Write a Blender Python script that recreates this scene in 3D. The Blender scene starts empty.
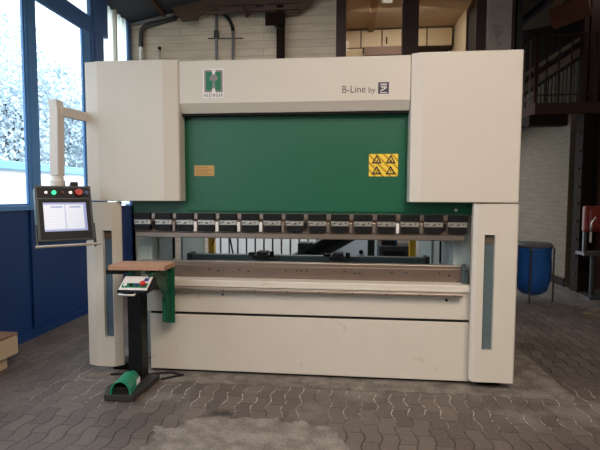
import bpy, bmesh, math, random
from mathutils import Vector, Matrix
random.seed(7)
C = bpy.context.scene.collection
PI = math.pi
# ------------------------------------------------------------------ camera numbers (photo 600x450)
FPX = 460.0; YAW = math.radians(5.85); PITCH = math.radians(3.73); ROLL = math.radians(0.17); EYE = 1.55
fw = Vector((-math.sin(YAW)*math.cos(PITCH), math.cos(YAW)*math.cos(PITCH), -math.sin(PITCH)))
rt0 = Vector((math.cos(YAW), math.sin(YAW), 0)); up0 = rt0.cross(fw)
rt = rt0*math.cos(ROLL)+up0*math.sin(ROLL); up = up0*math.cos(ROLL)-rt0*math.sin(ROLL)

def at(x, y, X=None, Y=None, Z=None):
    """world point seen at a photo pixel, at a known distance"""
    d = fw + rt*((x-300)/FPX) - up*((y-225)/FPX)
    t = (Y/d.y) if Y is not None else ((Z-EYE)/d.z if Z is not None else X/d.x)
    return Vector((0, 0, EYE)) + d*t

# ------------------------------------------------------------------ materials
def srgb(r, g, b):
    f = lambda c: (c/255/12.92) if c/255 <= .04045 else ((c/255+.055)/1.055)**2.4
    return (f(r), f(g), f(b), 1)

def mat(name, col, rough=.5, metal=0., noise=.06, scale=6., bump=.0, bscale=80., emit=0., spec=.5, dirt=None):
    m = bpy.data.materials.new(name); m.use_nodes = True
    nt = m.node_tree; N = nt.nodes; L = nt.links
    b = N['Principled BSDF']
    b.inputs['Roughness'].default_value = rough; b.inputs['Metallic'].default_value = metal
    b.inputs['Specular IOR Level'].default_value = spec
    tc = N.new('ShaderNodeTexCoord'); nz = N.new('ShaderNodeTexNoise')
    nz.inputs['Scale'].default_value = scale; nz.inputs['Detail'].default_value = 5
    L.new(tc.outputs['Object'], nz.inputs['Vector'])
    mx = N.new('ShaderNodeMix'); mx.data_type = 'RGBA'
    c = srgb(*col)
    mx.inputs[6].default_value = tuple(v*(1-noise) for v in c[:3])+(1,)
    mx.inputs[7].default_value = tuple(min(1, v*(1+noise)) for v in c[:3])+(1,)
    L.new(nz.outputs['Fac'], mx.inputs[0]); out = mx.outputs[2]
    if dirt:
        n2 = N.new('ShaderNodeTexNoise'); n2.inputs['Scale'].default_value = dirt[1]; n2.inputs['Detail'].default_value = 8
        L.new(tc.outputs['Object'], n2.inputs['Vector'])
        rp = N.new('ShaderNodeValToRGB'); rp.color_ramp.elements[0].position = dirt[2]; rp.color_ramp.elements[1].position = dirt[2]+.12
        L.new(n2.outputs['Fac'], rp.inputs[0])
        m2 = N.new('ShaderNodeMix'); m2.data_type = 'RGBA'; m2.inputs[7].default_value = srgb(*dirt[0])
        L.new(rp.outputs[0], m2.inputs[0]); L.new(out, m2.inputs[6]); out = m2.outputs[2]
    L.new(out, b.inputs['Base Color'])
    if bump:
        n3 = N.new('ShaderNodeTexNoise'); n3.inputs['Scale'].default_value = bscale
        L.new(tc.outputs['Object'], n3.inputs['Vector'])
        bp = N.new('ShaderNodeBump'); bp.inputs['Strength'].default_value = bump; bp.inputs['Distance'].default_value = .01
        L.new(n3.outputs['Fac'], bp.inputs['Height']); L.new(bp.outputs[0], b.inputs['Normal'])
    if emit:
        L.new(out, b.inputs['Emission Color']); b.inputs['Emission Strength'].default_value = emit
    return m

M = {}
M['cream'] = mat('cream_paint', (212, 203, 190), .42, noise=.03, scale=3, bump=.03, bscale=160)
M['cream_bed'] = mat('cream_bed_paint', (212, 203, 190), .4, noise=.05, scale=4, bump=.03, bscale=120, dirt=((190, 175, 155), 9, .66))
M['seam'] = mat('seam_dark', (30, 26, 22), .8)
M['green'] = mat('green_paint', (28, 96, 68), .38, noise=.05, scale=4, bump=.02)
M['pedal_green'] = mat('pedal_green_paint', (34, 132, 100), .4, noise=.06)
M['frame_grey'] = mat('frame_grey_paint', (165, 178, 176), .5, noise=.06)
M['steel'] = mat('steel', (172, 156, 144), .32, metal=.8, noise=.12, scale=12, bump=.04)
M['steel_bright'] = mat('steel_bright', (215, 208, 198), .3, metal=.7, noise=.1, scale=30)
M['steel_dark'] = mat('steel_die_holder', (136, 118, 106), .38, metal=.6, noise=.12, scale=10)
M['black'] = mat('black_paint', (14, 14, 16), .5, noise=.2, spec=.3)
M['black_rubber'] = mat('black_rubber', (14, 14, 15), .7, noise=.2)
M['base_plate'] = mat('dark_base_plate', (52, 50, 50), .6, noise=.25, scale=20, bump=.2)
M['console'] = mat('console_housing', (38, 46, 46), .4, noise=.1)
M['console_side'] = mat('console_side', (92, 116, 120), .45, noise=.08)
M['white'] = mat('white_plastic', (232, 230, 226), .5, noise=.02)
M['arm'] = mat('arm_paint', (222, 214, 207), .5, noise=.03)
M['gauge'] = mat('gauge_grey', (76, 88, 88), .45, noise=.1)
M['yellow'] = mat('yellow_paint', (206, 158, 32), .5, noise=.08)
M['red'] = mat('red_plastic', (196, 44, 36), .4)
M['blue_btn'] = mat('blue_plastic', (50, 60, 120), .4)
M['led'] = mat('green_lamp', (40, 255, 150), .4, emit=1.5)
M['win_blue'] = mat('blue_frame_paint', (86, 138, 192), .45, noise=.05)
M['win_navy'] = mat('navy_frame_paint', (74, 108, 160), .5, noise=.06)
M['wall_blue'] = mat('blue_panel_paint', (12, 52, 108), .5, noise=.08, scale=2)
M['board'] = mat('chipboard', (176, 134, 108), .75, noise=.22, scale=45, bump=.15, dirt=((120, 80, 56), 30, .62))
M['pallet'] = mat('pallet_wood', (206, 180, 150), .8, noise=.1, scale=8, bump=.1)
M['pallet_top'] = mat('pallet_top', (140, 108, 84), .8, noise=.14, scale=14)
M['brown_steel'] = mat('brown_steel', (72, 50, 41), .8, noise=.14, scale=4, spec=.15)
M['girder_steel'] = mat('girder_steel', (88, 66, 54), .65, noise=.16, scale=5)
M['column_steel'] = mat('dark_column_steel', (34, 25, 21), .85, noise=.14, spec=.1)
M['scrap'] = mat('weathered_scrap', (120, 102, 84), .8, noise=.2)
M['dark_brown'] = mat('dark_brown_paint', (56, 34, 30), .55, noise=.12)
M['grey_conduit'] = mat('grey_conduit', (122, 122, 126), .5, noise=.06)
M['dark_conduit'] = mat('dark_conduit', (58, 56, 58), .5, noise=.1)
M['ceiling'] = mat('dark_roof', (46, 46, 54), .8, noise=.15)
M['roof_pale'] = mat('roof_lining', (112, 98, 84), .8, noise=.1)
M['timber'] = mat('timber', (132, 80, 52), .7, noise=.15, scale=5)
M['concrete'] = mat('concrete_column', (168, 152, 142), .8, noise=.14, scale=14, bump=.2, bscale=50, dirt=((140, 124, 114), 5, .55))
M['blue_bag'] = mat('blue_plastic_bag', (30, 84, 158), .3, noise=.16, scale=14, bump=.5, bscale=22)
M['bin_lid'] = mat('grey_lid', (86, 88, 92), .5)
M['cab'] = mat('beige_cabinet', (212, 186, 146), .5, noise=.06, scale=3)
M['cab_line'] = mat('cabinet_shadow_gap', (60, 40, 28), .6)
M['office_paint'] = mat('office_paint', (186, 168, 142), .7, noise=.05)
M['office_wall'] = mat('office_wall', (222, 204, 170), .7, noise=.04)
M['shelf_wood'] = mat('brown_counter', (116, 78, 50), .5)
M['office_beam'] = mat('tan_beam', (164, 136, 106), .7)
M['red_dull'] = mat('dull_red_paint', (112, 28, 22), .5, noise=.2)
M['gold'] = mat('golden_plate', (190, 148, 82), .4, metal=.3, noise=.2, scale=60)
M['slats'] = mat('pale_slats', (196, 188, 176), .6)
M['stair_edge'] = mat('stair_steel', (128, 116, 106), .6)
M['outer_white'] = mat('white_render', (236, 238, 240), .8, noise=.03)
M['outer_blue'] = mat('pale_blue_coping', (128, 184, 226), .6)
M['grass'] = mat('outside_ground', (120, 126, 110), .9, noise=.2)
M['leaf'] = mat('grey_green_leaf', (164, 184, 194), .6, noise=.3, scale=3)
M['leaf2'] = mat('silver_leaf', (190, 206, 216), .6, noise=.2, scale=3)
M['bark'] = mat('bark', (92, 80, 72), .9, noise=.2, scale=10)
M['dark_machine'] = mat('dark_machine_paint', (42, 42, 46), .5, noise=.15)
M['pale_cab'] = mat('pale_cabinet_paint', (176, 186, 190), .5, noise=.03)
M['text'] = mat('text_grey', (92, 84, 80), .6)
M['text_dark'] = mat('text_black', (36, 32, 36), .6)
M['logo_grey'] = mat('logo_grey', (138, 128, 128), .5)
M['logo_green'] = mat('logo_green', (22, 112, 76), .5)
M['pink_white'] = mat('label_white', (234, 226, 222), .5)
M['emblem'] = mat('emblem_dark', (60, 48, 70), .5)

def glass_mat(name, col, rough=0., alpha=.12):
    m = bpy.data.materials.new(name); m.use_nodes = True
    nt = m.node_tree; N = nt.nodes; L = nt.links; N.clear()
    o = N.new('ShaderNodeOutputMaterial'); t = N.new('ShaderNodeBsdfTransparent'); g = N.new('ShaderNodeBsdfGlossy')
    t.inputs[0].default_value = (*col, 1); g.inputs['Roughness'].default_value = rough
    g.inputs[0].default_value = (.9, .9, .9, 1)
    mx = N.new('ShaderNodeMixShader'); fr = N.new('ShaderNodeFresnel'); fr.inputs[0].default_value = 1.45
    ge = N.new('ShaderNodeNewGeometry'); mu = N.new('ShaderNodeMath'); mu.operation = 'MULTIPLY'; iv = N.new('ShaderNodeMath'); iv.operation = 'SUBTRACT'
    iv.inputs[0].default_value = 1.; L.new(ge.outputs['Backfacing'], iv.inputs[1]); L.new(iv.outputs[0], mu.inputs[0]); L.new(fr.outputs[0], mu.inputs[1])
    L.new(mu.outputs[0], mx.inputs[0]); L.new(t.outputs[0], mx.inputs[1]); L.new(g.outputs[0], mx.inputs[2])
    L.new(mx.outputs[0], o.inputs[0]); return m
M['glass'] = glass_mat('window_glass', (.96, .98, 1))
M['office_glass'] = glass_mat('office_glass', (.95, .95, .95))

def translucent_mat():
    m = bpy.data.materials.new('ribbed_translucent_sheet'); m.use_nodes = True
    nt = m.node_tree; N = nt.nodes; L = nt.links; N.clear()
    o = N.new('ShaderNodeOutputMaterial'); t = N.new('ShaderNodeBsdfTranslucent'); d = N.new('ShaderNodeBsdfDiffuse')
    t.inputs[0].default_value = (.95, .97, .93, 1); d.inputs[0].default_value = (.8, .8, .76, 1)
    mx = N.new('ShaderNodeMixShader'); mx.inputs[0].default_value = .12
    L.new(t.outputs[0], mx.inputs[1]); L.new(d.outputs[0], mx.inputs[2]); L.new(mx.outputs[0], o.inputs[0]); return m
M['sheet'] = translucent_mat()
M['slot_glass'] = mat('tinted_slot_glass', (92, 108, 112), .12, noise=.05, spec=.8)
M['slot_blue'] = mat('slot_pane_view_blue', (84, 104, 122), .15, noise=.05, spec=.8)  # opaque pane, the blue wall seen through it is painted into its colour
M['slot_top'] = mat('slot_top_piece', (96, 84, 70), .5)

# small node-expression helper
class X:
    def __init__(s, nt): s.nt = nt
    def m(s, op, a, b=None, c=None):
        n = s.nt.nodes.new('ShaderNodeMath'); n.operation = op
        for i, v in enumerate((a, b, c)):
            if v is None: continue
            if isinstance(v, (int, float)): n.inputs[i].default_value = v
            else: s.nt.links.new(v, n.inputs[i])
        return n.outputs[0]
    def noise(s, vec, scale, detail=4, out='Fac'):
        n = s.nt.nodes.new('ShaderNodeTexNoise'); n.inputs['Scale'].default_value = scale; n.inputs['Detail'].default_value = detail
        s.nt.links.new(vec, n.inputs['Vector']); return n.outputs[out]
    def mix(s, f, a, b):
        n = s.nt.nodes.new('ShaderNodeMix'); n.data_type = 'RGBA'
        if isinstance(f, (int, float)): n.inputs[0].default_value = f
        else: s.nt.links.new(f, n.inputs[0])
        for i, v in ((6, a), (7, b)):
            if isinstance(v, tuple): n.inputs[i].default_value = v
            else: s.nt.links.new(v, n.inputs[i])
        return n.outputs[2]
    def step(s, v, lo, hi):
        n = s.nt.nodes.new('ShaderNodeMapRange'); n.interpolation_type = 'SMOOTHSTEP'
        s.nt.links.new(v, n.inputs[0]); n.inputs[1].default_value = lo; n.inputs[2].default_value = hi
        return n.outputs[0]
    def comb(s, a, b, c=0.):
        n = s.nt.nodes.new('ShaderNodeCombineXYZ')
        for i, v in enumerate((a, b, c)):
            if isinstance(v, (int, float)): n.inputs[i].default_value = v
            else: s.nt.links.new(v, n.inputs[i])
        return n.outputs[0]

def floor_mat():
    m = bpy.data.materials.new('wavy_interlocking_pavers'); m.use_nodes = True
    nt = m.node_tree; N = nt.nodes; L = nt.links; b = N['Principled BSDF']; e = X(nt)
    tc = N.new('ShaderNodeTexCoord'); sp = N.new('ShaderNodeSeparateXYZ'); L.new(tc.outputs['Object'], sp.inputs[0])
    x, y = sp.outputs[0], sp.outputs[1]; P = tc.outputs['Object']
    W, Lp = .113, .226
    wob = e.m('MULTIPLY', e.m('SUBTRACT', e.noise(P, 3.), .5), .03)
    wave = e.m('MULTIPLY', e.m('SINE', e.m('MULTIPLY', y, 2*PI/Lp)), .0125)
    u = e.m('DIVIDE', e.m('ADD', e.m('ADD', x, wave), wob), W)
    row = e.m('FLOOR', u)
    du = e.m('ABSOLUTE', e.m('SUBTRACT', e.m('SUBTRACT', u, row), .5))        # .5 at the joint
    du = e.m('MULTIPLY', e.m('SUBTRACT', .5, du), W)
    vx = e.m('ADD', e.m('DIVIDE', e.m('ADD', y, e.m('MULTIPLY', wob, .5)), Lp), e.m('MULTIPLY', e.m('FLOORED_MODULO', row, 2.), .5))
    col = e.m('FLOOR', vx)
    dv = e.m('ABSOLUTE', e.m('SUBTRACT', e.m('SUBTRACT', vx, col), .5))
    dv = e.m('MULTIPLY', e.m('SUBTRACT', .5, dv), Lp)
    # joints
    ju = e.m('SUBTRACT', 1., e.step(du, .0020, .0060)); jv = e.m('SUBTRACT', 1., e.step(dv, .0016, .0052))
    jv = e.m('MULTIPLY', jv, .85)
    joint = e.m('MAXIMUM', ju, jv)
    wn = N.new('ShaderNodeTexWhiteNoise'); L.new(e.comb(row, col), wn.inputs['Vector'])
    big = e.noise(P, 1.1, 6); fine = e.noise(P, 55, 4)
    c = e.mix(wn.outputs['Value'], srgb(80, 70, 64), srgb(104, 93, 86))
    c = e.mix(e.m('MULTIPLY', e.step(fine, .35, .75), .35), c, srgb(130, 120, 114))
    c = e.mix(e.m('MULTIPLY', e.step(big, .5, .72), .35), c, srgb(64, 57, 53))
    # pale mortar swept into joints near the slab, dark joints elsewhere
    near = e.m('SUBTRACT', 1., e.step(e.m('ABSOLUTE', e.m('SUBTRACT', y, 3.5)), .18, .62))
    near = e.m('MULTIPLY', near, e.step(x, -2.9, -2.3))
    pm = e.m('MULTIPLY', e.m('MULTIPLY', near, e.step(e.noise(P, 3.4, 3), .36, .52)), e.step(e.noise(P, 28, 3), .34, .56))
    jc = e.mix(e.m('MULTIPLY', pm, ju), srgb(34, 30, 28), srgb(200, 188, 176))
    jfade = e.m('ADD', .72, e.m('MULTIPLY', e.step(e.noise(P, 1.7, 3), .35, .6), .28))
    c = e.mix(e.m('MULTIPLY', joint, jfade), c, jc)
    # concrete repair patch in front
    px = e.m('DIVIDE', e.m('SUBTRACT', x, -.62), .62); py = e.m('DIVIDE', e.m('SUBTRACT', y, 2.55), .5)
    r = e.m('SQRT', e.m('ADD', e.m('POWER', e.m('ABSOLUTE', px), 4.), e.m('POWER', e.m('ABSOLUTE', py), 4.)))
    r = e.m('ADD', r, e.m('MULTIPLY', e.m('SUBTRACT', e.noise(P, 6, 8), .5), 1.0))
    patch = e.m('SUBTRACT', 1., e.step(r, .93, 1.0))
    pc = e.mix(e.m('ADD', e.m('MULTIPLY', e.step(e.noise(P, 60, 5), .36, .66), .35), e.m('MULTIPLY', e.step(e.noise(P, 8, 8), .3, .7), .65)), srgb(96, 88, 82), srgb(152, 142, 134))
    pc = e.mix(e.m('MULTIPLY', e.step(e.noise(P, 2.6, 5), .58, .7), .5), pc, srgb(92, 84, 78))
    c = e.mix(patch, c, pc)
    # dusty smear near slab left
    sm = e.m('MULTIPLY', near, e.m('MULTIPLY', e.step(e.noise(P, 2.2, 6), .5, .68), .3))
    c = e.mix(sm, c, srgb(170, 160, 152))
    # oil stain
    ox = e.m('DIVIDE', e.m('SUBTRACT', x, -.87), .13); oy = e.m('DIVIDE', e.m('SUBTRACT', y, 3.1), .07)
    orr = e.m('ADD', e.m('ADD', e.m('MULTIPLY', ox, ox), e.m('MULTIPLY', oy, oy)), e.m('MULTIPLY', e.noise(P, 22, 6), 1.1))
    c = e.mix(e.m('MULTIPLY', e.m('SUBTRACT', 1., e.step(orr, .6, 1.2)), .9), c, srgb(44, 40, 40))
    L.new(c, b.inputs['Base Color'])
    ro = e.m('ADD', .5, e.m('MULTIPLY', big, .22)); L.new(ro, b.inputs['Roughness'])
    h = e.m('ADD', e.m('MULTIPLY', e.m('MULTIPLY', joint, e.m('SUBTRACT', 1., patch)), -1.), e.m('MULTIPLY', fine, .16))
    bp = N.new('ShaderNodeBump'); bp.inputs['Strength'].default_value = .5; bp.inputs['Distance'].default_value = .006
    L.new(h, bp.inputs['Height']); L.new(bp.outputs[0], b.inputs['Normal'])
    return m

def slab_mat():
    m = bpy.data.materials.new('old_concrete_slab'); m.use_nodes = True
    nt = m.node_tree; N = nt.nodes; L = nt.links; b = N['Principled BSDF']; e = X(nt)
    tc = N.new('ShaderNodeTexCoord'); P = tc.outputs['Object']
    c = e.mix(e.m('ADD', e.m('MULTIPLY', e.step(e.noise(P, 60, 5), .36, .66), .35), e.m('MULTIPLY', e.step(e.noise(P, 7, 8), .3, .7), .65)), srgb(88, 80, 74), srgb(142, 132, 123))
    c = e.mix(e.m('MULTIPLY', e.step(e.noise(P, 2.3, 6), .52, .66), .55), c, srgb(88, 80, 76))
    c = e.mix(e.m('MULTIPLY', e.step(e.noise(P, 30, 3), .66, .72), .5), c, srgb(190, 180, 168))
    L.new(c, b.inputs['Base Color']); b.inputs['Roughness'].default_value = .7
    bp = N.new('ShaderNodeBump'); bp.inputs['Strength'].default_value = .3; bp.inputs['Distance'].default_value = .006
    L.new(e.noise(P, 40, 6), bp.inputs['Height']); L.new(bp.outputs[0], b.inputs['Normal'])
    return m

def masonry_mat(name, c0, c1, cm, axis, bw=.5, bh=.2, worn=.5, shift=(0, 0)):
    """large whitewashed blocks; axis 0: wall along X, 1: wall along Y"""
    m = bpy.data.materials.new(name); m.use_nodes = True
    nt = m.node_tree; N = nt.nodes; L = nt.links; b = N['Principled BSDF']; e = X(nt)
    tc = N.new('ShaderNodeTexCoord'); sp = N.new('ShaderNodeSeparateXYZ'); L.new(tc.outputs['Object'], sp.inputs[0])
    P = tc.outputs['Object']
    a = sp.outputs[axis]; z = sp.outputs[2]
    br = N.new('ShaderNodeTexBrick'); L.new(e.comb(a, z), br.inputs['Vector'])
    br.inputs['Scale'].default_value = 1.; br.inputs['Brick Width'].default_value = bw; br.inputs['Row Height'].default_value = bh
    br.inputs['Mortar Size'].default_value = .006; br.inputs['Mortar Smooth'].default_value = .4
    br.inputs['Color1'].default_value = srgb(*c0); br.inputs['Color2'].default_value = srgb(*c1); br.inputs['Mortar'].default_value = srgb(*cm)
    st = N.new('ShaderNodeMapping'); st.inputs['Scale'].default_value = (1, 1, 5) ; L.new(P, st.inputs[0])
    c = e.mix(e.m('MULTIPLY', e.step(e.noise(st.outputs[0], 2.4, 8), .46, .66), worn), br.outputs['Color'], srgb(*[int(v*.84) for v in c0]))
    L.new(c, b.inputs['Base Color']); b.inputs['Roughness'].default_value = .85
    bp = N.new('ShaderNodeBump'); bp.inputs['Strength'].default_value = .35; bp.inputs['Distance'].default_value = .01
    L.new(e.m('ADD', e.m('MULTIPLY', br.outputs['Fac'], -1.), e.m('MULTIPLY', e.noise(P, 30, 6), .5)), bp.inputs['Height'])
    L.new(bp.outputs[0], b.inputs['Normal'])
    return m
M['floor'] = floor_mat(); M['slab'] = slab_mat()
M['masonry'] = masonry_mat('whitewashed_blocks', (214, 198, 178), (204, 187, 168), (184, 166, 147), 0, 2.6, .115, .5)
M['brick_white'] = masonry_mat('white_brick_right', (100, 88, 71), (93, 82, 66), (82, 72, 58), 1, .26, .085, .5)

def stripe_mat():
    m = bpy.data.materials.new('warning_yellow'); m.use_nodes = True
    nt = m.node_tree; N = nt.nodes; L = nt.links; b = N['Principled BSDF']; e = X(nt)
    tc = N.new('ShaderNodeTexCoord'); sp = N.new('ShaderNodeSeparateXYZ'); L.new(tc.outputs['Object'], sp.inputs[0])
    f = e.m('FRACT', e.m('MULTIPLY', e.m('ADD', sp.outputs[0], sp.outputs[2]), 16.))
    c = e.mix(e.step(f, .55, .68), srgb(246, 212, 70), srgb(200, 152, 24))
    L.new(c, b.inputs['Base Color']); b.inputs['Roughness'].default_value = .45
    return m
M['warn'] = stripe_mat()

def screen_mat():
    m = bpy.data.materials.new('lit_screen'); m.use_nodes = True
    nt = m.node_tree; N = nt.nodes; L = nt.links; b = N['Principled BSDF']; e = X(nt)
    tc = N.new('ShaderNodeTexCoord'); sp = N.new('ShaderNodeSeparateXYZ'); L.new(tc.outputs['Object'], sp.inputs[0])
    x, z = sp.outputs[0], sp.outputs[2]
    # table rows and a middle divider
    rows = e.step(e.m('ABSOLUTE', e.m('SUBTRACT', e.m('FRACT', e.m('MULTIPLY', z, 62.)), .5)), .38, .46)
    c = e.mix(e.m('MULTIPLY', rows, .55), (.86, .88, .95, 1), (.36, .40, .56, 1))
    mid = e.m('SUBTRACT', 1., e.step(e.m('ABSOLUTE', e.m('SUBTRACT', x, -.002)), .002, .006))
    c = e.mix(mid, c, (.5, .55, .75, 1))
    L.new(c, b.inputs['Emission Color']); b.inputs['Emission Strength'].default_value = .8
    b.inputs['Base Color'].default_value = (.02, .02, .03, 1); b.inputs['Roughness'].default_value = .2
    return m
M['screen'] = screen_mat()
M['screen_bar'] = mat('screen_header', (128, 138, 184), .3, emit=.6)

# ------------------------------------------------------------------ mesh builder
class MB:
    def __init__(s): s.v = []; s.f = []
    def add(s, vs, fs):
        o = len(s.v); s.v += [tuple(v) for v in vs]; s.f += [tuple(i+o for i in f) for f in fs]; return s
    def box(s, x0, x1, y0, y1, z0, z1):
        vs = [(x, y, z) for z in (z0, z1) for y in (y0, y1) for x in (x0, x1)]
        return s.add(vs, [(0, 2, 3, 1), (4, 5, 7, 6), (0, 1, 5, 4), (2, 6, 7, 3), (0, 4, 6, 2), (1, 3, 7, 5)])
    def prism(s, pts, axis, a, b):
        """pts: polygon in the two other axes (in x,y,z order); extruded from a to b"""
        n = len(pts)
        def mk(p, t):
            if axis == 'x': return (t, p[0], p[1])
            if axis == 'y': return (p[0], t, p[1])
            return (p[0], p[1], t)
        vs = [mk(p, a) for p in pts]+[mk(p, b) for p in pts]
        fs = [tuple(range(n)), tuple(range(2*n-1, n-1, -1))]+[(i, (i+1) % n, n+(i+1) % n, n+i) for i in range(n)]
        return s.add(vs, fs)
    def tube(s, pts, r, n=10, cap=True):
        pts = [Vector(p) for p in pts]; rs = r if isinstance(r, (list, tuple)) else [r]*len(pts)
        rings = []; ref = None
        for i, p in enumerate(pts):
            t = ((pts[min(i+1, len(pts)-1)]-p).normalized()+(p-pts[max(i-1, 0)]).normalized()).normalized()
            if ref is None: ref = Vector((0, 0, 1)) if abs(t.z) < .9 else Vector((1, 0, 0))
            a = t.cross(ref).normalized(); b2 = t.cross(a).normalized(); ref = a.cross(t)
            rings.append([p+(a*math.cos(2*PI*k/n)+b2*math.sin(2*PI*k/n))*rs[i] for k in range(n)])
        vs = [v for rg in rings for v in rg]; fs = []
        for i in range(len(pts)-1):
            for k in range(n):
                fs.append((i*n+k, i*n+(k+1) % n, (i+1)*n+(k+1) % n, (i+1)*n+k))
        if cap: fs += [tuple(range(n-1, -1, -1)), tuple((len(pts)-1)*n+k for k in range(n))]
        return s.add(vs, fs)
    def bar(s, p, q, w, h):
        """rectangular bar from p to q"""
        p, q = Vector(p), Vector(q); t = (q-p).normalized()
        r = Vector((0, 0, 1)) if abs(t.z) < .95 else Vector((0, 1, 0))
        a = t.cross(r).normalized(); b2 = a.cross(t).normalized()
        vs = [c+a*(i*w/2)+b2*(j*h/2) for c in (p, q) for i, j in ((-1, -1), (1, -1), (1, 1), (-1, 1))]
        return s.add(vs, [(0, 1, 2, 3), (7, 6, 5, 4), (0, 4, 5, 1), (1, 5, 6, 2), (2, 6, 7, 3), (3, 7, 4, 0)])
    def lathe(s, prof, c=(0, 0, 0), n=24, wob=None):
        vs = []; fs = []
        for i, (r, z) in enumerate(prof):
            for k in range(n):
                a = 2*PI*k/n; rr = r*(1+(wob(a, z) if wob else 0))
                vs.append((c[0]+rr*math.cos(a), c[1]+rr*math.sin(a), c[2]+z))
        for i in range(len(prof)-1):
            for k in range(n): fs.append((i*n+k, i*n+(k+1) % n, (i+1)*n+(k+1) % n, (i+1)*n+k))
        fs += [tuple(range(n-1, -1, -1)), tuple((len(prof)-1)*n+k for k in range(n))]
        return s.add(vs, fs)
    def build(s, name, m, parent=None, off=None, bevel=0., smooth=False, seg=2):
        if off is None: off = root_of(parent) if parent is not None else (0, 0, 0)
        me = bpy.data.meshes.new(name)
        me.from_pydata([(v[0]-off[0], v[1]-off[1], v[2]-off[2]) for v in s.v], [], s.f)
        bm = bmesh.new(); bm.from_mesh(me); bmesh.ops.recalc_face_normals(bm, faces=bm.faces[:]); bm.to_mesh(me); bm.free()
        me.materials.append(M[m] if isinstance(m, str) else m)
        o = bpy.data.objects.new(name, me); C.objects.link(o)
        if parent is not None: o.parent = parent
        if bevel:
            b = o.modifiers.new('bevel', 'BEVEL'); b.width = bevel; b.segments = seg; b.limit_method = 'ANGLE'; b.angle_limit = math.radians(30)
            b.harden_normals = False
        if smooth:
            for p in me.polygons: p.use_smooth = True
        return o

def root_of(p):
    while p.parent is not None: p = p.parent
    return tuple(p.get('_loc', (0, 0, 0)))
ROOTS = []
def thing(name, loc, label, cat, group=None, rot=(0, 0, 0), local=False):
    o = bpy.data.objects.new(name, None); C.objects.link(o); o.location = loc; o.rotation_euler = rot
    o['_loc'] = (0, 0, 0) if local else tuple(loc); ROOTS.append(o)
    o.empty_display_size = .1
    return tag(o, label, cat, group)
def tag(o, label, cat, group=None, kind=None):
    o['label'] = label; o['category'] = cat
    if group: o['group'] = group
    if kind: o['kind'] = kind
    return o
def struct(o): o['kind'] = 'structure'; return o
def lab(o, label): o['label'] = label; return o
def cut(o, mbs):
    """subtract boxes from o and keep the result as plain mesh"""
    for mb in mbs:
        off = root_of(o)
        c = mb.build('cutter', 'seam', None, off=off)
        if o.parent: c.parent = o.parent
        bpy.context.view_layer.update()
        md = o.modifiers.new('cut', 'BOOLEAN'); md.operation = 'DIFFERENCE'; md.object = c; md.solver = 'EXACT'
        dg = bpy.context.evaluated_depsgraph_get(); dg.update()
        me = bpy.data.meshes.new_from_object(o.evaluated_get(dg))
        o.modifiers.remove(md); o.data = me
        bpy.data.objects.remove(c)
    return o
def text(name, body, size, loc, m, parent, width=None, ext=.0006, bold=0., space=1.):
    cu = bpy.data.curves.new(name, 'FONT'); cu.body = body; cu.size = size; cu.extrude = ext; cu.offset = bold; cu.space_character = space
    t = bpy.data.objects.new(name, cu); C.objects.link(t); bpy.context.view_layer.update()
    me = bpy.data.meshes.new_from_object(t.evaluated_get(bpy.context.evaluated_depsgraph_get()))
    bpy.data.objects.remove(t)
    xs = [v.co.x for v in me.vertices]; w = max(xs)-min(xs); k = (width/w) if width else 1
    off = root_of(parent)
    for v in me.vertices:
        x, y, z = v.co
        v.co = ((x-min(xs))*k+loc[0]-off[0], loc[1]-z-off[1], y+loc[2]-off[2])
    me.materials.clear(); me.materials.append(M[m])
    o = bpy.data.objects.new(name, me); C.objects.link(o); o.parent = parent; return o

# ================================================================== THE ROOM
XL = -3.408; YB = 7.12
struct(MB().box(XL, 9, -7, 12, -.1, 0).build('floor', 'floor'))
# slab under the machine, slightly ragged front edge
pts = []
x = -2.2
while x < 1.75:
    pts.append((x, 3.6+random.uniform(-.018, .018))); x += .07
pts += [(1.75, 3.62), (1.72, 5.6), (-2.2, 5.6)]
struct(MB().prism(pts, 'z', -.02, .006).build('trim_1', 'slab'))
# roof
def roofz(x): return 4.24+.2*(x-XL)
mb = MB().prism([(XL-.2, roofz(XL-.2)), (2.2, roofz(2.2)), (9, roofz(2.2)), (9, roofz(2.2)+.2), (2.2, roofz(2.2)+.2), (XL-.2, roofz(XL-.2)+.2)], 'y', -7.2, YB)
struct(mb.build('ceiling', 'ceiling'))
struct(MB().box(2.5, 9, YB, 12, 6.2, 6.4).build('ceiling', 'ceiling'))
# rear and right walls of the hall, out of the photo
struct(MB().box(XL, 9, -7.2, -7, 0, 5.6).build('wall_rear', 'office_wall'))
struct(MB().box(9, 9.2, -7, 12, 0, 6.4).build('wall_right', 'office_wall'))
struct(MB().box(2.5, 9.2, 12, 12.2, 0, 6.4).build('wall_back', 'dark_machine'))
# back wall of blocks (below and left of the office window)
struct(MB().box(XL, at(338, 30, Y=YB).x, YB, YB+.25, 0, 4.9).box(at(338, 30, Y=YB).x, at(512, 40, Y=YB).x, YB, YB+.25, 0, 3.55).build('wall_back', 'masonry'))
# left window wall: blue sheet parapet with a plinth and cover strips
mb = MB().box(XL-.12, XL, -7, YB, 0.0, 1.38)
struct(mb.build('wall_left', 'wall_blue'))
struct(MB().box(XL, XL+.06, -7, YB, 0, .075).build('baseboard_left', 'wall_blue'))
mb = MB()
posts = [4.70, 3.45, 2.2, .95, -.3, -1.55, -2.8, -4.05, -5.3, -6.55]
for i, yp in enumerate(posts):
    struct(MB().box(XL+.005, XL+.025, yp-.075, yp+.075, .08, 1.40).build('trim_2', 'win_navy' if i else 'wall_blue', bevel=.004))
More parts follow.
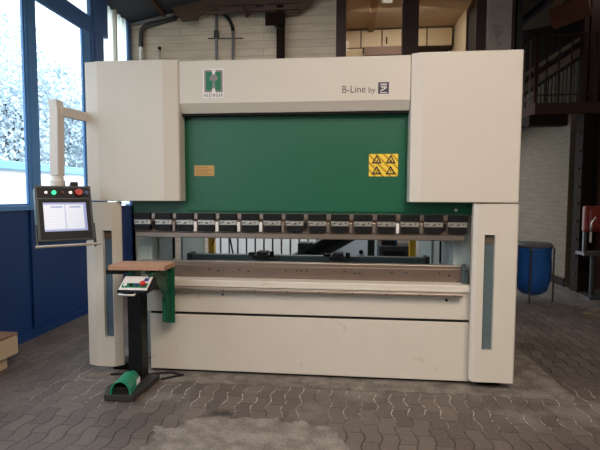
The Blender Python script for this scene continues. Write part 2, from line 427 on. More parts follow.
# sill and window bays
struct(MB().box(XL-.1, XL+.03, -7, 5.72, 1.38, 1.43).build('trim_3', 'win_blue', bevel=.004))
struct(MB().box(XL-.03, XL+.006, -7, 5.92, 3.69, 3.90).build('trim_4', 'win_navy', bevel=.004))
for i, yp in enumerate(posts):
    struct(MB().box(XL-.03, XL+.008, yp-.045, yp+.13, 1.40, 4.3).box(XL+.008, XL+.016, yp-.01, yp+.09, 1.40, 4.3).build('trim_5', 'win_blue', bevel=.006))
edges = [5.755]+posts
for i in range(len(edges)-1):
    y1 = edges[i]-(.045 if i else 0); y0 = edges[i+1]+.13
    w = struct(MB().box(XL-.03, XL-.005, y0, y0+.02, 1.43, 3.69).box(XL-.03, XL-.005, y1-.02, y1, 1.43, 3.69)
               .box(XL-.03, XL-.005, y0+.02, y1-.02, 1.43, 1.45).box(XL-.03, XL-.005, y0+.02, y1-.02, 3.67, 3.69).build('window_%d' % (i+1), 'win_blue'))
    MB().box(XL-.02, XL-.014, y0+.02, y1-.02, 1.45, 3.67).build('glass_pane', 'glass', w)
    w = struct(MB().box(XL-.04, XL-.03, y0, y1 if i else 5.98, 3.90, 4.28).build('window_%d' % (i+20), 'sheet'))
# corner column of the window wall
struct(MB().box(XL-.03, XL+.004, 5.756, 5.92, 0, 3.69).build('trim_6', 'win_blue', bevel=.006))
struct(MB().box(XL-.1, XL+.015, 5.92, 6.24, 0, 4.28).box(XL+.015, XL+.03, 6.0, 6.12, 0, 3.72).box(XL-.1, XL+.03, 5.98, 6.34, 3.74, 4.28).build('trim_7', 'win_navy', bevel=.006))
# ribbed translucent panel up to the corner
mb = MB(); prof = []
yy = 6.24
n = 0
while yy < 7.02:
    prof.append((XL-.03+(.02 if n % 4 in (1, 2) else 0), yy)); yy += (.03 if n % 2 == 0 else .05); n += 1
prof2 = prof+[(p[0]-.006, p[1]) for p in reversed(prof)]
struct(mb.prism(prof2, 'z', 1.4, 4.30).build('window_30', 'sheet'))
struct(MB().box(XL-.08, XL+.02, 6.58, 6.62, 1.4, 4.3).build('trim_8', 'slats'))
struct(MB().box(XL-.1, XL+.0, 7.0, YB, 0, 4.3).build('trim_9', 'win_navy'))
# flashing strip along the top of the block wall, purlin under the roof
p, q = at(131, 25, Y=YB-.03), at(180, 15.5, Y=YB-.03)
struct(MB().bar(p, q, .06, .035).build('trim_10', 'grey_conduit'))
p, q = at(164, 14, Y=YB-.1), at(150, -4, Y=6.45)
struct(MB().bar(p, q, .06, .08).build('trim_11', 'brown_steel'))
# roof girder in front of the block wall
YG = 6.95
poly = [(150, -14), (167, 3), (181.7, 21.3), (197.5, 20), (199, 16), (203, 13.9), (230, 12.8), (262, 13), (298, 12.2), (312, 3.5), (322, -14)]
pp = [(at(a, b, Y=YG).x, at(a, b, Y=YG).z) for a, b in poly]
g = MB().prism(pp, 'y', YG, YG+.03)
zb = at(230, 12.8, Y=YG).z
g.box(at(206, 0, Y=YG).x, at(300, 0, Y=YG).x, YG-.05, YG+.06, zb, zb+.025)
g.box(at(206, 0, Y=YG).x, at(300, 0, Y=YG).x, YG-.03, YG+.0, zb+.10, zb+.125)
struct(g.build('trim_12', 'girder_steel'))
mb = MB()
for (a, b, w, h) in ((214, 3, 9, 1.6), (211, 8, 8, 1.2), (232, 3.5, 8, 1.4), (228, 8.5, 9, 1.2), (255, 4, 8, 1.4), (268, 2, 7, 1.3), (250, 9, 9, 1.2)):
    p = at(a, b, Y=YG-.055); q = at(a+w, b+h, Y=YG-.055)
    mb.box(p.x, q.x, YG-.012, YG-.002, q.z, p.z)
struct(mb.build('trim_13', 'black'))
# bracket and steel column on the block wall
p, q = at(265, 12, Y=6.9), at(285, 24.5, Y=6.9)
struct(MB().box(p.x, q.x, 6.9, 6.93, q.z, p.z).bar((at(268, 16, Y=6.86).x, 6.86, at(268, 16, Y=6.86).z), (at(281, 31, Y=6.86).x, 6.86, at(281, 31, Y=6.86).z), .03, .05).build('trim_14', 'column_steel', bevel=.004))
xa, xb = at(276.5, 40, Y=6.95).x, at(283.5, 40, Y=6.95).x
struct(MB().box(xa, xb, 6.94, 6.955, 0, 4.36).box(xa, xb, 7.08, 7.1, 0, 4.36).box((xa+xb)/2-.008, (xa+xb)/2+.008, 6.955, 7.08, 0, 4.36).build('trim_15', 'column_steel'))
# small clip under the girder
p = at(246, 9, Y=6.85)
struct(MB().bar((p.x-.04, 6.88, p.z+.05), (p.x+.02, 6.88, p.z-.1), .03, .05).bar((p.x+.02, 6.88, p.z-.09), (p.x+.08, 6.88, p.z-.03), .03, .03).build('trim_16', 'brown_steel'))
# ceiling-edge duct shade board on the wall top (bare grey strip)
# conduits on the block wall
def wp(x, y, d=.05): return at(x, y, Y=YB-d)
t = thing('conduit', wp(141, 60), 'bent grey conduit rising at the left end of the block wall', 'pipe')
flo = lambda q: Vector((q.x, q.y, 0.))
a = [flo(wp(141, 70)), wp(141, 70), wp(141, 47)]
MB().tube(a, .028).build('pipe_sleeve', 'white', t)
MB().tube([wp(141, 47), wp(141, 34), wp(141.8, 30), wp(144, 27.5), wp(148, 26), wp(176, 18)], .036).build('pipe', 'dark_conduit', t, smooth=True)
t = thing('conduit', wp(159.5, 60), 'short capped pipe stub behind the left machine cover', 'pipe')
MB().tube([flo(wp(159.5, 70)), wp(159.5, 70), wp(159.5, 50)], .020).build('pipe', 'slats', t, smooth=True)
MB().tube([wp(159.5, 50), wp(159.5, 47)], .026).build('end_cap', 'black', t)
t = thing('conduit', wp(216.5, 60), 'straight grey conduit with a joint, rising to the steel girder', 'pipe')
MB().tube([flo(wp(216.5, 72)), wp(216.5, 72), wp(216.5, 11)], .022).build('pipe', 'grey_conduit', t, smooth=True)
MB().tube([wp(216.5, 37.5), wp(216.5, 31)], .038).build('coupling', 'dark_conduit', t)
t = thing('conduit', wp(233, 60), 'grey conduit whose top bends as a black hose to the left', 'pipe')
MB().tube([flo(wp(233, 72)), wp(233, 72), wp(233, 30)], .022).build('pipe', 'grey_conduit', t, smooth=True)
MB().tube([wp(233, 31), wp(232.5, 27), wp(230, 21), wp(226, 16), wp(221, 12)], .026).build('hose', 'black', t, smooth=True)
MB().bar(wp(208, 38.4, .02), wp(243, 38.2, .02), .012, .012).build('wall_clip', 'dark_conduit', t)

# ---------------- office behind glass
xo0 = at(336, 40, Y=YB).x
def vpost(x0, x1, y, nm, m='dark_brown', d=.14):
    return struct(MB().box(at(x0, y, Y=YB).x, at(x1, y, Y=YB).x, YB-.04, YB-.04+d, 3.5, 5.6).build(nm, m, bevel=.006))
vpost(336, 346, 50, 'trim_17'); vpost(402, 418, 50, 'trim_18'); vpost(475, 487, 45, 'trim_19')
for k, (a, b) in enumerate(((346, 402), (418, 475))):
    struct(MB().box(at(a, 50, Y=YB).x, at(b, 50, Y=YB).x, YB+.02, YB+.028, 3.5, 5.2).build('window_%d' % (40+k), 'office_glass'))
XR = at(453, 40, Y=9.55).x
xl_ = -.8
struct(MB().box(xl_, XR, YB+.25, 9.8, 3.2, 3.3).build('floor', 'shelf_wood'))
struct(MB().box(xl_, XR, 9.8, 9.95, 3.3, 5.1).build('wall_back', 'office_wall'))
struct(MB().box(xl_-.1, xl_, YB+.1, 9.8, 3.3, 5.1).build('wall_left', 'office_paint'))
struct(MB().box(XR, XR+.1, YB+.3, 9.8, 3.3, 5.1).build('wall_right', 'office_wall'))
zc = at(420, 29.5, Y=9.55).z
s0, s1 = at(382, 3, Y=9.0), at(394, 3, Y=9.0)
def cy(y): # distance at which the office ceiling is seen at that row
    return at(385, y, Z=zc).y
ya, yb_ = cy(-14), cy(3.2)
xs0, xs1 = at(381, 1, Z=zc).x, at(394, 1, Z=zc).x
ceil = MB().box(xl_, xs0, YB-.0, 9.8, zc, zc+.1).box(xs1, XR, YB, 9.8, zc, zc+.1).box(xs0, xs1, YB, ya, zc, zc+.1).box(xs0, xs1, yb_, 9.8, zc, zc+.1)
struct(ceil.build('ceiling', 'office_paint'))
w = struct(MB().box(xs0, xs0+.03, ya, yb_, zc+.02, zc+.08).box(xs1-.03, xs1, ya, yb_, zc+.02, zc+.08).build('window_50', 'white'))
MB().box(xs0, xs1, ya, yb_, zc+.04, zc+.05).build('glass_pane', 'glass', w)
struct(MB().box(xs0-.16, xs0-.05, YB+.1, 9.55, zc-.07, zc).build('trim_20', 'office_beam'))
# doorway on the office's right wall
struct(MB().box(XR-.03, XR, 7.62, 8.25, 3.3, 4.62).build('door_1', 'dark_machine'))
struct(MB().box(XR-.05, XR-.0, 7.5, 7.62, 3.3, 4.72).box(XR-.05, XR, 8.25, 8.33, 3.3, 4.72).box(XR-.05, XR, 7.62, 8.25, 4.62, 4.72).build('trim_21', 'dark_brown'))
# cupboards: wall units, each its own thing
def xo(px): return at(px, 40, Y=9.4).x
cz0, cz1 = at(380, 47.5, Y=9.4).z, zc-.02
bays = [(330, 361), (361, 382), (382, 403), (403, 427), (427, 452.5)]
nm = ['first from the left post', 'between the left post and the handle door', 'with the dark handle, left of the middle post', 'partly behind the thick middle post', 'beside the pale end wall']
for k, (a, b) in enumerate(bays):
    x0, x1 = xo(a), min(xo(b), XR-.01)
    t = thing('wall_cupboard', ((x0+x1)/2, 9.6, cz0), 'beige office wall cupboard '+nm[k], 'cupboard', 'beige cupboards in the office')
    MB().box(x0, x1, 9.42, 9.79, cz0, cz1).build('body', 'cab_line', t)
    d = MB().box(x0+.012, x1-.012, 9.40, 9.419, cz0+.012, cz1-.012).build('door', 'cab', t)
    if k == 2: MB().tube([(x0+.09, 9.385, cz0+.06), (x0+.09, 9.385, cz0+.19)], .012).build('handle', 'black', d)
t = thing('base_cupboard', (xo(375), 9.6, 3.3), 'long beige base cupboard with a brown worktop below the wall cupboards', 'cupboard')
MB().box(xl_+.01, XR-.01, 9.32, 9.79, 3.3, cz0-.16).build('body', 'cab', t)
MB().box(xo(364), xo(405), 9.2, 9.31, cz0-.2, cz0-.04).build('worktop', 'shelf_wood', t)
MB().box(xl_+.01, xo(363), 9.40, 9.45, cz0-.15, cz0-.01).build('panel', 'cab', t)
# concrete pillar right of the office
p, q = at(487.5, 40, Y=7.0).x, at(511.5, 40, Y=7.0).x
struct(MB().box(p, q, 7.0, 7.45, 0, 5.9).build('trim_22', 'concrete', bevel=.01))
struct(MB().box(q, q+.05, 7.02, 7.2, 2.6, 5.9).build('trim_23', 'dark_brown'))

# ---------------- stair bay and mezzanine on the right
YM = 8.2
xm = at(535, 108, Y=YM).x
zt, zm, zl = at(570, 102.3, Y=YM).z, at(570, 113.5, Y=YM).z, at(560, 125.3, Y=YM+.1).z
struct(MB().box(xm, 8, YM, YM+.08, zm, zt).box(xm, xm+.08, YM+.08, 11.9, zm, zt).build('trim_24', 'brown_steel', bevel=.004))
struct(MB().box(xm-.05, 8, YM+.1, YM+.3, zl, zm).box(xm-.05, xm+.1, YM+.3, 11.9, zl+.05, zm).build('trim_25', 'column_steel'))
struct(MB().box(xm+.08, 8, YM+.3, 11.9, zm, zt-.02).build('floor', 'dark_machine'))
struct(MB().box(2.5, 9, YB, YB+.1, 5.3, 6.4).box(2.42, 2.5, YB, 12, 3.2, 6.4).box(XR+.1, 2.5, YB+.3, YB+.4, 3.2, 5.5).build('seal_wall', 'dark_machine'))  # added walls closing the roof gap, keep stray sky light out of the bay
# railing of the mezzanine
t = thing('railing', (xm, YM, zt), 'thin dark steel railing along the front edge of the raised platform', 'railing')
zr = at(570, 32.5, Y=YM).z
MB().box(xm-.01, 6.2, YM+.02, YM+.05, zr-.03, zr).build('handrail', 'brown_steel', t)
zq = at(570, 93.5, Y=YM).z
MB().box(xm-.01, 6.2, YM+.025, YM+.045, zq-.02, zq).build('lower_rail', 'brown_steel', t)
MB().box(xm-.02, xm+.04, YM+.01, YM+.06, zt, zr-.03).build('corner_post', 'brown_steel', t)
xx = xm+.17
while xx < 6.1:
    MB().box(xx, xx+.022, YM+.025, YM+.045, zt, zr-.03).build('baluster', 'brown_steel', t); xx += .195
# side run toward the back, dropping with the stair
t = thing('railing', (xm, YM+.1, zt), 'dark steel railing running back from the platform corner', 'railing')
MB().bar((xm, YM+.08, zr-.02), (xm, 9.3, zr-.03), .03, .03).build('handrail', 'brown_steel', t)
MB().bar((xm, YM+.08, zq-.02), (xm, 9.3, zq-.03), .02, .02).build('lower_rail', 'brown_steel', t)
yy = YM+.25
while yy < 9.25:
    MB().box(xm-.01, xm+.012, yy, yy+.022, zt, zr-.03).build('baluster', 'stair_edge', t); yy += .28
# stair behind
YS = 9.4
def sp_(x, y, Y=YS): return at(x, y, Y=Y)
t = thing('staircase', sp_(524, 96), 'steel staircase climbing to the right behind the railing', 'staircase')
for nm_, dy, Y in (('stringer', 0, YS), ('stringer', 0, YS+.9)):
    a, b = sp_(505, 101), sp_(625, 22)
    MB().bar((a.x, Y, a.z), (b.x, Y, b.z), .04, .13).build(nm_, 'stair_edge', t)
a, b = sp_(505, 88), sp_(625, 9)
MB().bar((a.x, YS, a.z), (b.x, YS, b.z), .03, .07).build('handrail', 'stair_edge', t)
a, b = sp_(505, 101), sp_(625, 22)
for k in range(13):
    f = (k+.5)/13; x = a.x+(b.x-a.x)*f; z = a.z+(b.z-a.z)*f
    MB().box(x-.12, x+.12, YS+.03, YS+.87, z+.02, z+.05).build('step', 'brown_steel', t)
# pale slatted screen under the stair
YQ = 9.9
t = thing('slatted_screen', sp_(553, 101, YQ), 'screen of pale upright slats seen below the staircase', 'screen')
zs = zt+.0
for k in range(17):
    px_ = 523.5+3.75*k
    ytop = 96-(px_-515)*.66+6
    a = at(px_, ytop, Y=YQ); b = at(px_+1.9, ytop, Y=YQ)
    MB().box(a.x, b.x, YQ, YQ+.03, zs, max(a.z, zs+.05)).build('slat', 'slats', t)
a = at(585, 90, Y=YQ+.04)
MB().box(xm+.1, a.x, YQ+.04, YQ+.07, zs+.12, zs+.17).build('cross_rail', 'stair_edge', t)
# dark uprights at far right of the bay
for (a, b) in ((583.5, 588), (590, 600), (603, 612)):
    struct(MB().box(at(a, 60, Y=9.0).x, at(b, 60, Y=9.0).x, 9.0, 9.15, zt, 6.2).build('trim_26', 'dark_brown'))
# roof lining and rafters over the bay
P1, P2, P3, P4 = at(508, 34, Y=9.6), at(552, 25, Y=9.6), at(580, -30, Y=8.0), at(508, -30, Y=8.0)
mb = MB(); mb.add([P1, P2, P3, P4, P1+Vector((0, 0, .05)), P2+Vector((0, 0, .05)), P3+Vector((0, 0, .05)), P4+Vector((0, 0, .05))],
                  [(0, 1, 2, 3), (4, 5, 6, 7), (0, 1, 5, 4), (1, 2, 6, 5), (2, 3, 7, 6), (3, 0, 4, 7)])
struct(mb.build('trim_27', 'roof_pale'))
a, b = at(512, 30, Y=9.2), at(556, -6, Y=8.2)
struct(MB().bar(a, b, .1, .1).build('trim_28', 'ceiling'))
a, b = at(551, 20, Y=8.9), at(590, 5, Y=8.6)
struct(MB().bar(a, b, .35, .27).build('trim_29', 'timber', bevel=.01))
a, b = at(553, 36, Y=10.2), at(545, 92, Y=10.2)
# brick wall under the mezzanine, with the dark skirting
XW = 3.70
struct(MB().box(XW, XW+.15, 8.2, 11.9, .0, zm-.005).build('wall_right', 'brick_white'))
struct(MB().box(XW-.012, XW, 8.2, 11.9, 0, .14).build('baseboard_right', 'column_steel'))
# brown steel column and the dark sliding door beside it
struct(MB().box(XW-.02, XW+.02, 7.72, 7.97, 0, zl+.1).box(XW+.02, XW+.2, 7.83, 7.86, 0, zl+.1).box(XW+.2, XW+.24, 7.72, 7.97, 0, zl+.1).build('trim_30', 'column_steel', bevel=.004))
mb = MB()
struct(MB().box(XW+.26, 7.5, 8.05, 8.1, 0, zl+.1).build('door_2', 'dark_brown'))
for k in range(4):
    struct(MB().box(XW+.36+k*.55, XW+.42+k*.55, 8.02, 8.05, 0, zl).build('trim_31', 'brown_steel'))
mb = MB()
for k in range(9):
    mb.tube([(XW-.045, 7.8, .3+k*.28), (XW-.02, 7.8, .3+k*.28)], .02, 6)
struct(mb.build('trim_32', 'brown_steel'))

# bag stand with the blue sack
bx, by = at(532, 268, Y=7.1).x, 7.1
t = thing('rubbish_bag_stand', (bx, by, 0), 'blue plastic sack hanging in a lidded ring stand by the white brick wall', 'rubbish bag stand')
zr_ = at(540, 244.5, Y=by).z
R_ = .245
MB().lathe([(R_*.55, .10), (R_*.85, .16), (R_*1.02, .32), (R_*1.05, .5), (R_*1.0, zr_-.09), (R_*1.04, zr_-.06), (R_*1.04, zr_-.03)], (bx, by, 0), 40,
          lambda a, z: .035*math.sin(9*a+z*9)+.02*math.sin(17*a-z*15)).build('sack', 'blue_bag', t, smooth=True)
MB().lathe([(R_*1.08, zr_-.03), (R_*1.12, zr_-.02), (R_*1.12, zr_+.0), (R_*.95, zr_+.03), (.02, zr_+.05)], (bx, by, 0), 32).build('lid', 'bin_lid', t, smooth=False)
for k in range(4):
    a = PI/4+.35+k*PI/2
    x_, y_ = bx+R_*1.15*math.cos(a), by+R_*1.15*math.sin(a)
    MB().tube([(x_, y_, 0), (x_, y_, zr_-.03)], .013, 8).build('leg', 'dark_conduit', t)
# red machine at far right
YR = 7.2
p, q = at(585.5, 206, Y=YR), at(615, 232, Y=YR)
t = thing('drill_stand', (p.x+.3, YR+.1, 0), 'dull red machine head on a dark metal stand at the right edge', 'machine')
MB().box(p.x, q.x, YR, YR+.1, q.z, p.z).box(p.x+.05, p.x+.2, YR-.05, YR, q.z+.04, p.z-.05).build('head', 'red_dull', t, bevel=.03)
MB().tube([(p.x+.06, YR-.06, q.z+.02), (p.x+.05, YR-.1, q.z+.14), (p.x+.1, YR-.1, q.z+.22)], .013).build('hook', 'steel_bright', t, smooth=True)
r_ = at(587, 256, Y=YR)
MB().box(p.x+.02, q.x, YR+.02, YR+.28, r_.z, r_.z+.05).box(p.x+.02, p.x+.06, YR+.05, YR+.09, r_.z+.05, q.z).build('tray', 'dark_conduit', t)
MB().tube([(p.x+.09, YR+.0, q.z-.16), (p.x+.09, YR+.0, q.z)], .018).build('spindle', 'steel_bright', t)
MB().tube([(at(597, 280, Y=YR).x, YR+.15, 0), (at(597, 280, Y=YR).x, YR+.15, r_.z)], .03).build('column', 'dark_machine', t)
MB().box(at(590, 280, Y=YR).x, q.x, YR+.0, YR+.3, 0, .03).build('base', 'dark_machine', t)
scr = [(577, 306, 14, .09), (582, 309, 50, .08), (588, 314, -20, .12), (594, 311, 5, .1), (597, 315, 70, .07), (586, 318, 30, .06)]
wh = ['leftmost', 'beside the leftmost, slightly lower', 'long pale one in the middle', 'nearest to the red machine stand', 'at the right edge', 'lowest of them']
for k, (a, b, r, l) in enumerate(scr):
    c = at(a, b, Z=0)
    o = MB().prism([(-l/2, -.02), (l/2-.01, -.025), (l/2, .018), (-l/2+.015, .022)], 'z', 0, .022).build('wood_scrap', 'scrap')
    o.location = (c.x, c.y, .001); o.rotation_euler.z = math.radians(r)
    tag(o, 'pale wood scrap on the dark floor, '+wh[k], 'scrap', 'wood scraps on the floor')

# ================================================================== OUTSIDE
struct(MB().box(-40, XL-.12, -20, 45, -.3, -.05).build('floor', 'grass'))
t = thing('garden_wall', (-6.6, 9, -.05), 'white rendered wall with pale blue coping outside the window', 'wall')
MB().box(-6.9, -6.6, -4, 22, -.05, 2.03).build('body', 'outer_white', t)
MB().box(-6.98, -6.52, -4, 22, 2.03, 2.2).build('coping', 'outer_blue', t, bevel=.02)
def tree(x, y, h, r, n, label, m):
    t = thing('tree', (x, y, -.05), label, 'tree', 'pale trees outside the window')
    rnd = random.Random(int(x*13+y*7))
    mb = MB(); mb.tube([(x, y, -.05), (x+.1, y, h*.3), (x, y+.1, h*.62)], [.13, .1, .05], 8)
    br = []
    for k in range(26):
        a = rnd.uniform(0, 2*PI); z0 = rnd.uniform(.25, .62)*h; rr = rnd.uniform(.5, .95)*r
        z1 = z0+rnd.uniform(.3, 1.6); e = (x+rr*math.cos(a), y+rr*math.sin(a), z1)
        m1 = (x+rr*.5*math.cos(a+.2), y+rr*.5*math.sin(a+.2), (z0+z1)/2+.15)
        mb.tube([(x, y, z0), m1, e], [.035, .022, .008], 5); br.append((m1, e))
    mb.build('trunk', 'bark', t)
    lf = MB()
    for k in range(n):
        if k % 3:
            m1, e = br[rnd.randrange(len(br))]; f = rnd.random()
            c = Vector(m1).lerp(Vector(e), f)+Vector([rnd.gauss(0, .28) for _ in range(3)])
        else:
            a = rnd.uniform(0, 2*PI); rr = r*math.sqrt(rnd.random()); zz = rnd.uniform(.18, 1)*h
            k2 = math.sqrt(max(0, 1-((zz/h-.55)/.5)**2)); c = Vector((x+rr*k2*math.cos(a), y+rr*k2*math.sin(a), zz))
        d = Vector([rnd.uniform(-1, 1) for _ in range(3)]).normalized(); e2 = d.orthogonal().normalized()
        s = rnd.uniform(.045, .09)
        lf.add([c-d*s, c+e2*s*.45, c+d*s, c-e2*s*.45], [(0, 1, 2, 3)])
    lf.build('foliage', m, t)
tree(-9.0, 12.0, 6.1, 1.05, 8500, 'pale bushy tree outside behind the left window pane', 'leaf2')
tree(-9.3, 14.1, 5.7, 1.05, 8500, 'grey-green bushy tree outside behind the blue window post', 'leaf')
tree(-9.0, 16.2, 5.4, 1.05, 8500, 'silvery tree outside behind the screen arm', 'leaf2')
tree(-12.2, 15.8, 8.0, 1.35, 8500, 'tall grey-green tree outside, farther back behind the left pane', 'leaf')
tree(-12.6, 18.5, 7.4, 1.35, 8500, 'tall silvery tree outside, farther back behind the window post', 'leaf2')
tree(-12.2, 21.2, 7.2, 1.35, 8500, 'tall grey-green tree outside near the right edge of the window', 'leaf')

# ================================================================== PRESS BRAKE
pb = thing('press_brake', (-.43, 4.2, 0), 'large cream and green press brake standing across the middle of the hall', 'machine')
# upper covers
zlo, zhi = 1.496, 2.652
L_ = MB().prism([(-2.198, 4.8), (-2.198, 3.722), (-2.078, 3.70), (-1.515, 3.70), (-1.398, 3.728), (-1.39, 3.74), (-1.39, 3.865), (-1.9, 3.865), (-1.9, 4.8)], 'z', zlo, zhi).build('upper_cover', 'cream', pb, bevel=.006)
R_c = MB().prism([(1.320, 4.8), (1.320, 3.712), (1.31, 3.70), (.575, 3.70), (.489, 3.728), (.486, 3.865), (1.04, 3.865), (1.04, 4.8)], 'z', zlo, zhi).build('upper_cover', 'cream', pb, bevel=.006)
# lower covers with slot windows
def lower(x0, x1, c0, c1, s0, s1, name):
    fr = [(x0, 3.70+c0[1]), (x0+c0[0], 3.70), (s0, 3.70), (s1, 3.70), (x1-c1[0], 3.70), (x1, 3.70+c1[1])]
    zs_ = [.068, .323, 1.244, 1.484]; n_ = len(fr)
    vs = [(x, y, z) for z in zs_ for x, y in fr]+[(x, 3.765, z) for z in zs_ for x, y in fr]
    F_ = lambda i, k: k*n_+i
    B_ = lambda i, k: 4*n_+k*n_+i
    fs = []
    for k in range(3):
        for i in range(n_-1):
            if k == 1 and i == 2: continue
            fs.append((F_(i, k), F_(i+1, k), F_(i+1, k+1), F_(i, k+1))); fs.append((B_(i, k), B_(i, k+1), B_(i+1, k+1), B_(i+1, k)))
        for i in (0, n_-1): fs.append((F_(i, k), F_(i, k+1), B_(i, k+1), B_(i, k)))
    for k in (0, 3):
        for i in range(n_-1): fs.append((F_(i, k), B_(i, k), B_(i+1, k), F_(i+1, k)))
    fs += [(F_(2, 1), F_(2, 2), B_(2, 2), B_(2, 1)), (F_(3, 1), B_(3, 1), B_(3, 2), F_(3, 2)), (F_(2, 1), B_(2, 1), B_(3, 1), F_(3, 1)), (F_(2, 2), F_(3, 2), B_(3, 2), B_(2, 2))]
    o = MB().add(vs, fs).build('lower_cover', 'cream', pb)
    g = MB().box(s0-.001, s1+.001, 3.735, 3.757, .322, 1.245-.075).build('slot_window', 'slot_blue' if name == 'l' else 'slot_glass', o)
    MB().box(s0-.001, s1+.001, 3.728, 3.757, 1.245-.074, 1.245).build('slot_end_piece', 'slot_top', o)
    return o
lower(-2.228, -1.922, (.09, .03), (.055, .05), -2.064, -1.982, 'l')
lower(.985, 1.323, (.03, .02), (.012, .012), 1.068, 1.148, 'r')
# top cover (logo face, turned-back lower edge)
MB().prism([(3.74, 2.302), (3.74, 2.640), (3.75, 2.648), (4.8, 2.648), (4.8, 2.24), (3.80, 2.24), (3.795, 2.226), (3.785, 2.226)], 'x', -1.389, .485).build('top_cover', 'cream', pb, bevel=.003)
MB().box(-1.388, .484, 3.80, 3.87, 2.212, 2.239).build('shadow_gap', 'seam', pb)
# ram
MB().box(-1.875, 1.02, 3.88, 3.96, 1.392, 2.6).build('ram', 'green', pb, bevel=.003)
MB().box(-1.372, .472, 3.868, 3.88, 1.41, 2.19).build('ram_front_plate', 'green', pb, bevel=.003)
# punch bar and clamps
MB().prism([(3.845, 1.229), (3.835, 1.221), (3.835, 1.186), (3.85, 1.178), (3.90, 1.178), (3.90, 1.229)], 'x', -1.835, .945).build('punch_bar', 'steel', pb)
MB().box(-1.85, .96, 3.87, 3.93, 1.229, 1.392).build('clamp_beam', 'steel_dark', pb)
pitch = .1905
proto = None
for k in range(15):
    x0 = -1.846+pitch*k
    if proto is None:
        c0 = MB().box(x0, x0+.147, 3.835, 3.87, 1.292, 1.335).build('clamp', 'steel_bright', pb, bevel=.003)
        c1 = MB().box(x0, x0+.147, 3.822, 3.87, 1.337, 1.390).build('upper_block', 'black', c0, bevel=.003)
        c2 = MB().box(x0+.004, x0+.143, 3.822, 3.87, 1.240, 1.290).build('lower_block', 'black', c0, bevel=.003)
        m_ = MB()
        for (dx, dz) in ((.03, .022), (.073, .014), (.082, .02), (.118, .024), (.012, .018)):
            m_.tube([(x0+dx, 3.831, 1.292+dz), (x0+dx, 3.836, 1.292+dz)], .006, 8)
        c3 = m_.build('screw', 'black', c0)
        proto = (c0, c1, c2, c3)
    else:
        n0 = proto[0].copy(); C.objects.link(n0); n0.parent = pb; n0.location = (pitch*k, 0, 0)
        for q in proto[1:]:
            d = q.copy(); C.objects.link(d); d.parent = n0
for k in range(14):
    xg = -1.846+pitch*k+.147
    MB().box(xg+.006, xg+.038, 3.845, 3.87, 1.345, 1.384).build('spacer', 'steel', pb)
    if k not in (0, 7, 13):
        MB().box(xg+.004, xg+.03, 3.838, 3.87, 1.236, 1.318).build('adjuster', 'white' if k in (2, 3, 4, 5, 11) else 'steel', pb, bevel=.003)
    else:
        MB().box(xg+.004, xg+.03, 3.85, 3.87, 1.26, 1.318).build('adjuster', 'black', pb)
MB().tube([(.885, 3.86, 1.43), (.885, 3.88, 1.43)], .012).build('lamp_bolt', 'white', pb)
# bed
bd = MB().box(-1.70, 1.0, 3.82, 3.90, .012, .80).build('bed_core', 'seam', pb)
MB().box(-1.70, 1.0, 3.797, 3.82, .03, .516).build('lower_front_panel', 'cream_bed', pb, bevel=.004)
MB().box(-1.76, 1.0, 3.797, 3.82, .541, .765).build('upper_front_panel', 'cream_bed', pb, bevel=.003)
MB().box(-1.80, 1.0, 3.775, 3.93, .768, .826).build('bed_ledge', 'cream_bed', pb, bevel=.008)
MB().box(-1.70, .925, 3.735, 3.797, .738, .760).build('support_rail', 'steel', pb, bevel=.004)
MB().box(-1.70, .925, 3.742, 3.775, .7605, .766).build('rail_strip', 'steel_bright', pb)
x = -1.3
while x < .9:
    MB().tube([(x, 3.733, .750), (x, 3.736, .750)], .006, 8).build('rail_bolt', 'black', pb); x += .27
MB().box(-1.84, .985, 3.905, 3.955, .81, .935).build('die_holder', 'steel_dark', pb, bevel=.003)
MB().box(-1.84, .985, 3.93, 4.01, .935, .962).build('die_rail', 'steel', pb, bevel=.003)
m_ = MB()
for x in [-1.2, -1.12, -.93, -.85, -.52, -.43, -.39, -.34, -.02, .07, .11, .38, .5, .77, .85, .95]:
    z = .90 if random.random() < .7 else .885
    MB().tube([(x, 3.901, z), (x, 3.906, z)], .007, 8).build('bolt_hole', 'black', pb)
MB().box(-1.76, 1.0, 3.955, 4.05, .02, .90).build('bed_body', 'frame_grey', pb)
MB().tube([(-1.05, 3.790, .70), (-1.05, 3.797, .70)], .009).build('screw', 'black', pb)
MB().tube([(.81, 3.790, .70), (.81, 3.797, .70)], .011).build('screw', 'black', pb)
# end stop at right end of the die holder
MB().box(.945, .998, 3.86, 3.93, .83, .945).tube([(.972, 3.85, .93), (.972, 3.93, .97)], .018).build('end_stop', 'gauge', pb, bevel=.006)
# side frames (inside the throat) and rear guards
for s, x0 in ((1, -1.80), (-1, .90)):
    f = MB().box(x0, x0+.04, 4.0, 4.52, .05, 2.5).build('side_frame', 'frame_grey', pb, bevel=.004)
    xo_ = x0-.10 if s == 1 else x0+.04
    MB().box(xo_, xo_+.10, 4.0, 4.04, .05, 1.39).build('frame_front_edge', 'frame_grey', pb)
    xg = x0+.04 if s == 1 else x0-.012
    MB().box(xg, xg+.012, 4.14, 4.17, .9, 1.39).build('stiffener', 'pale_cab', pb)
    MB().box(xg, xg+.012, 4.50, 4.53, .9, 1.9).build('edge_strip', 'seam', pb)
    xq = -1.70 if s == 1 else .82
    MB().box(xq, xq+.02, 4.56, 5.3, .06, 1.9).build('rear_guard', 'frame_grey', pb)
    MB().box(*((-1.64, -1.57) if s == 1 else (.71, .78)), 5.3, 5.38, .006, 1.9).build('guard_post', 'yellow', pb, bevel=.004)
MB().box(-1.9, 1.04, 4.3, 4.8, 1.95, 2.23).build('rear_crossbeam', 'frame_grey', pb)
MB().box(-1.35, 1.0, 4.78, 4.8, 2.23, 2.24).build('rear_plate', 'frame_grey', pb)
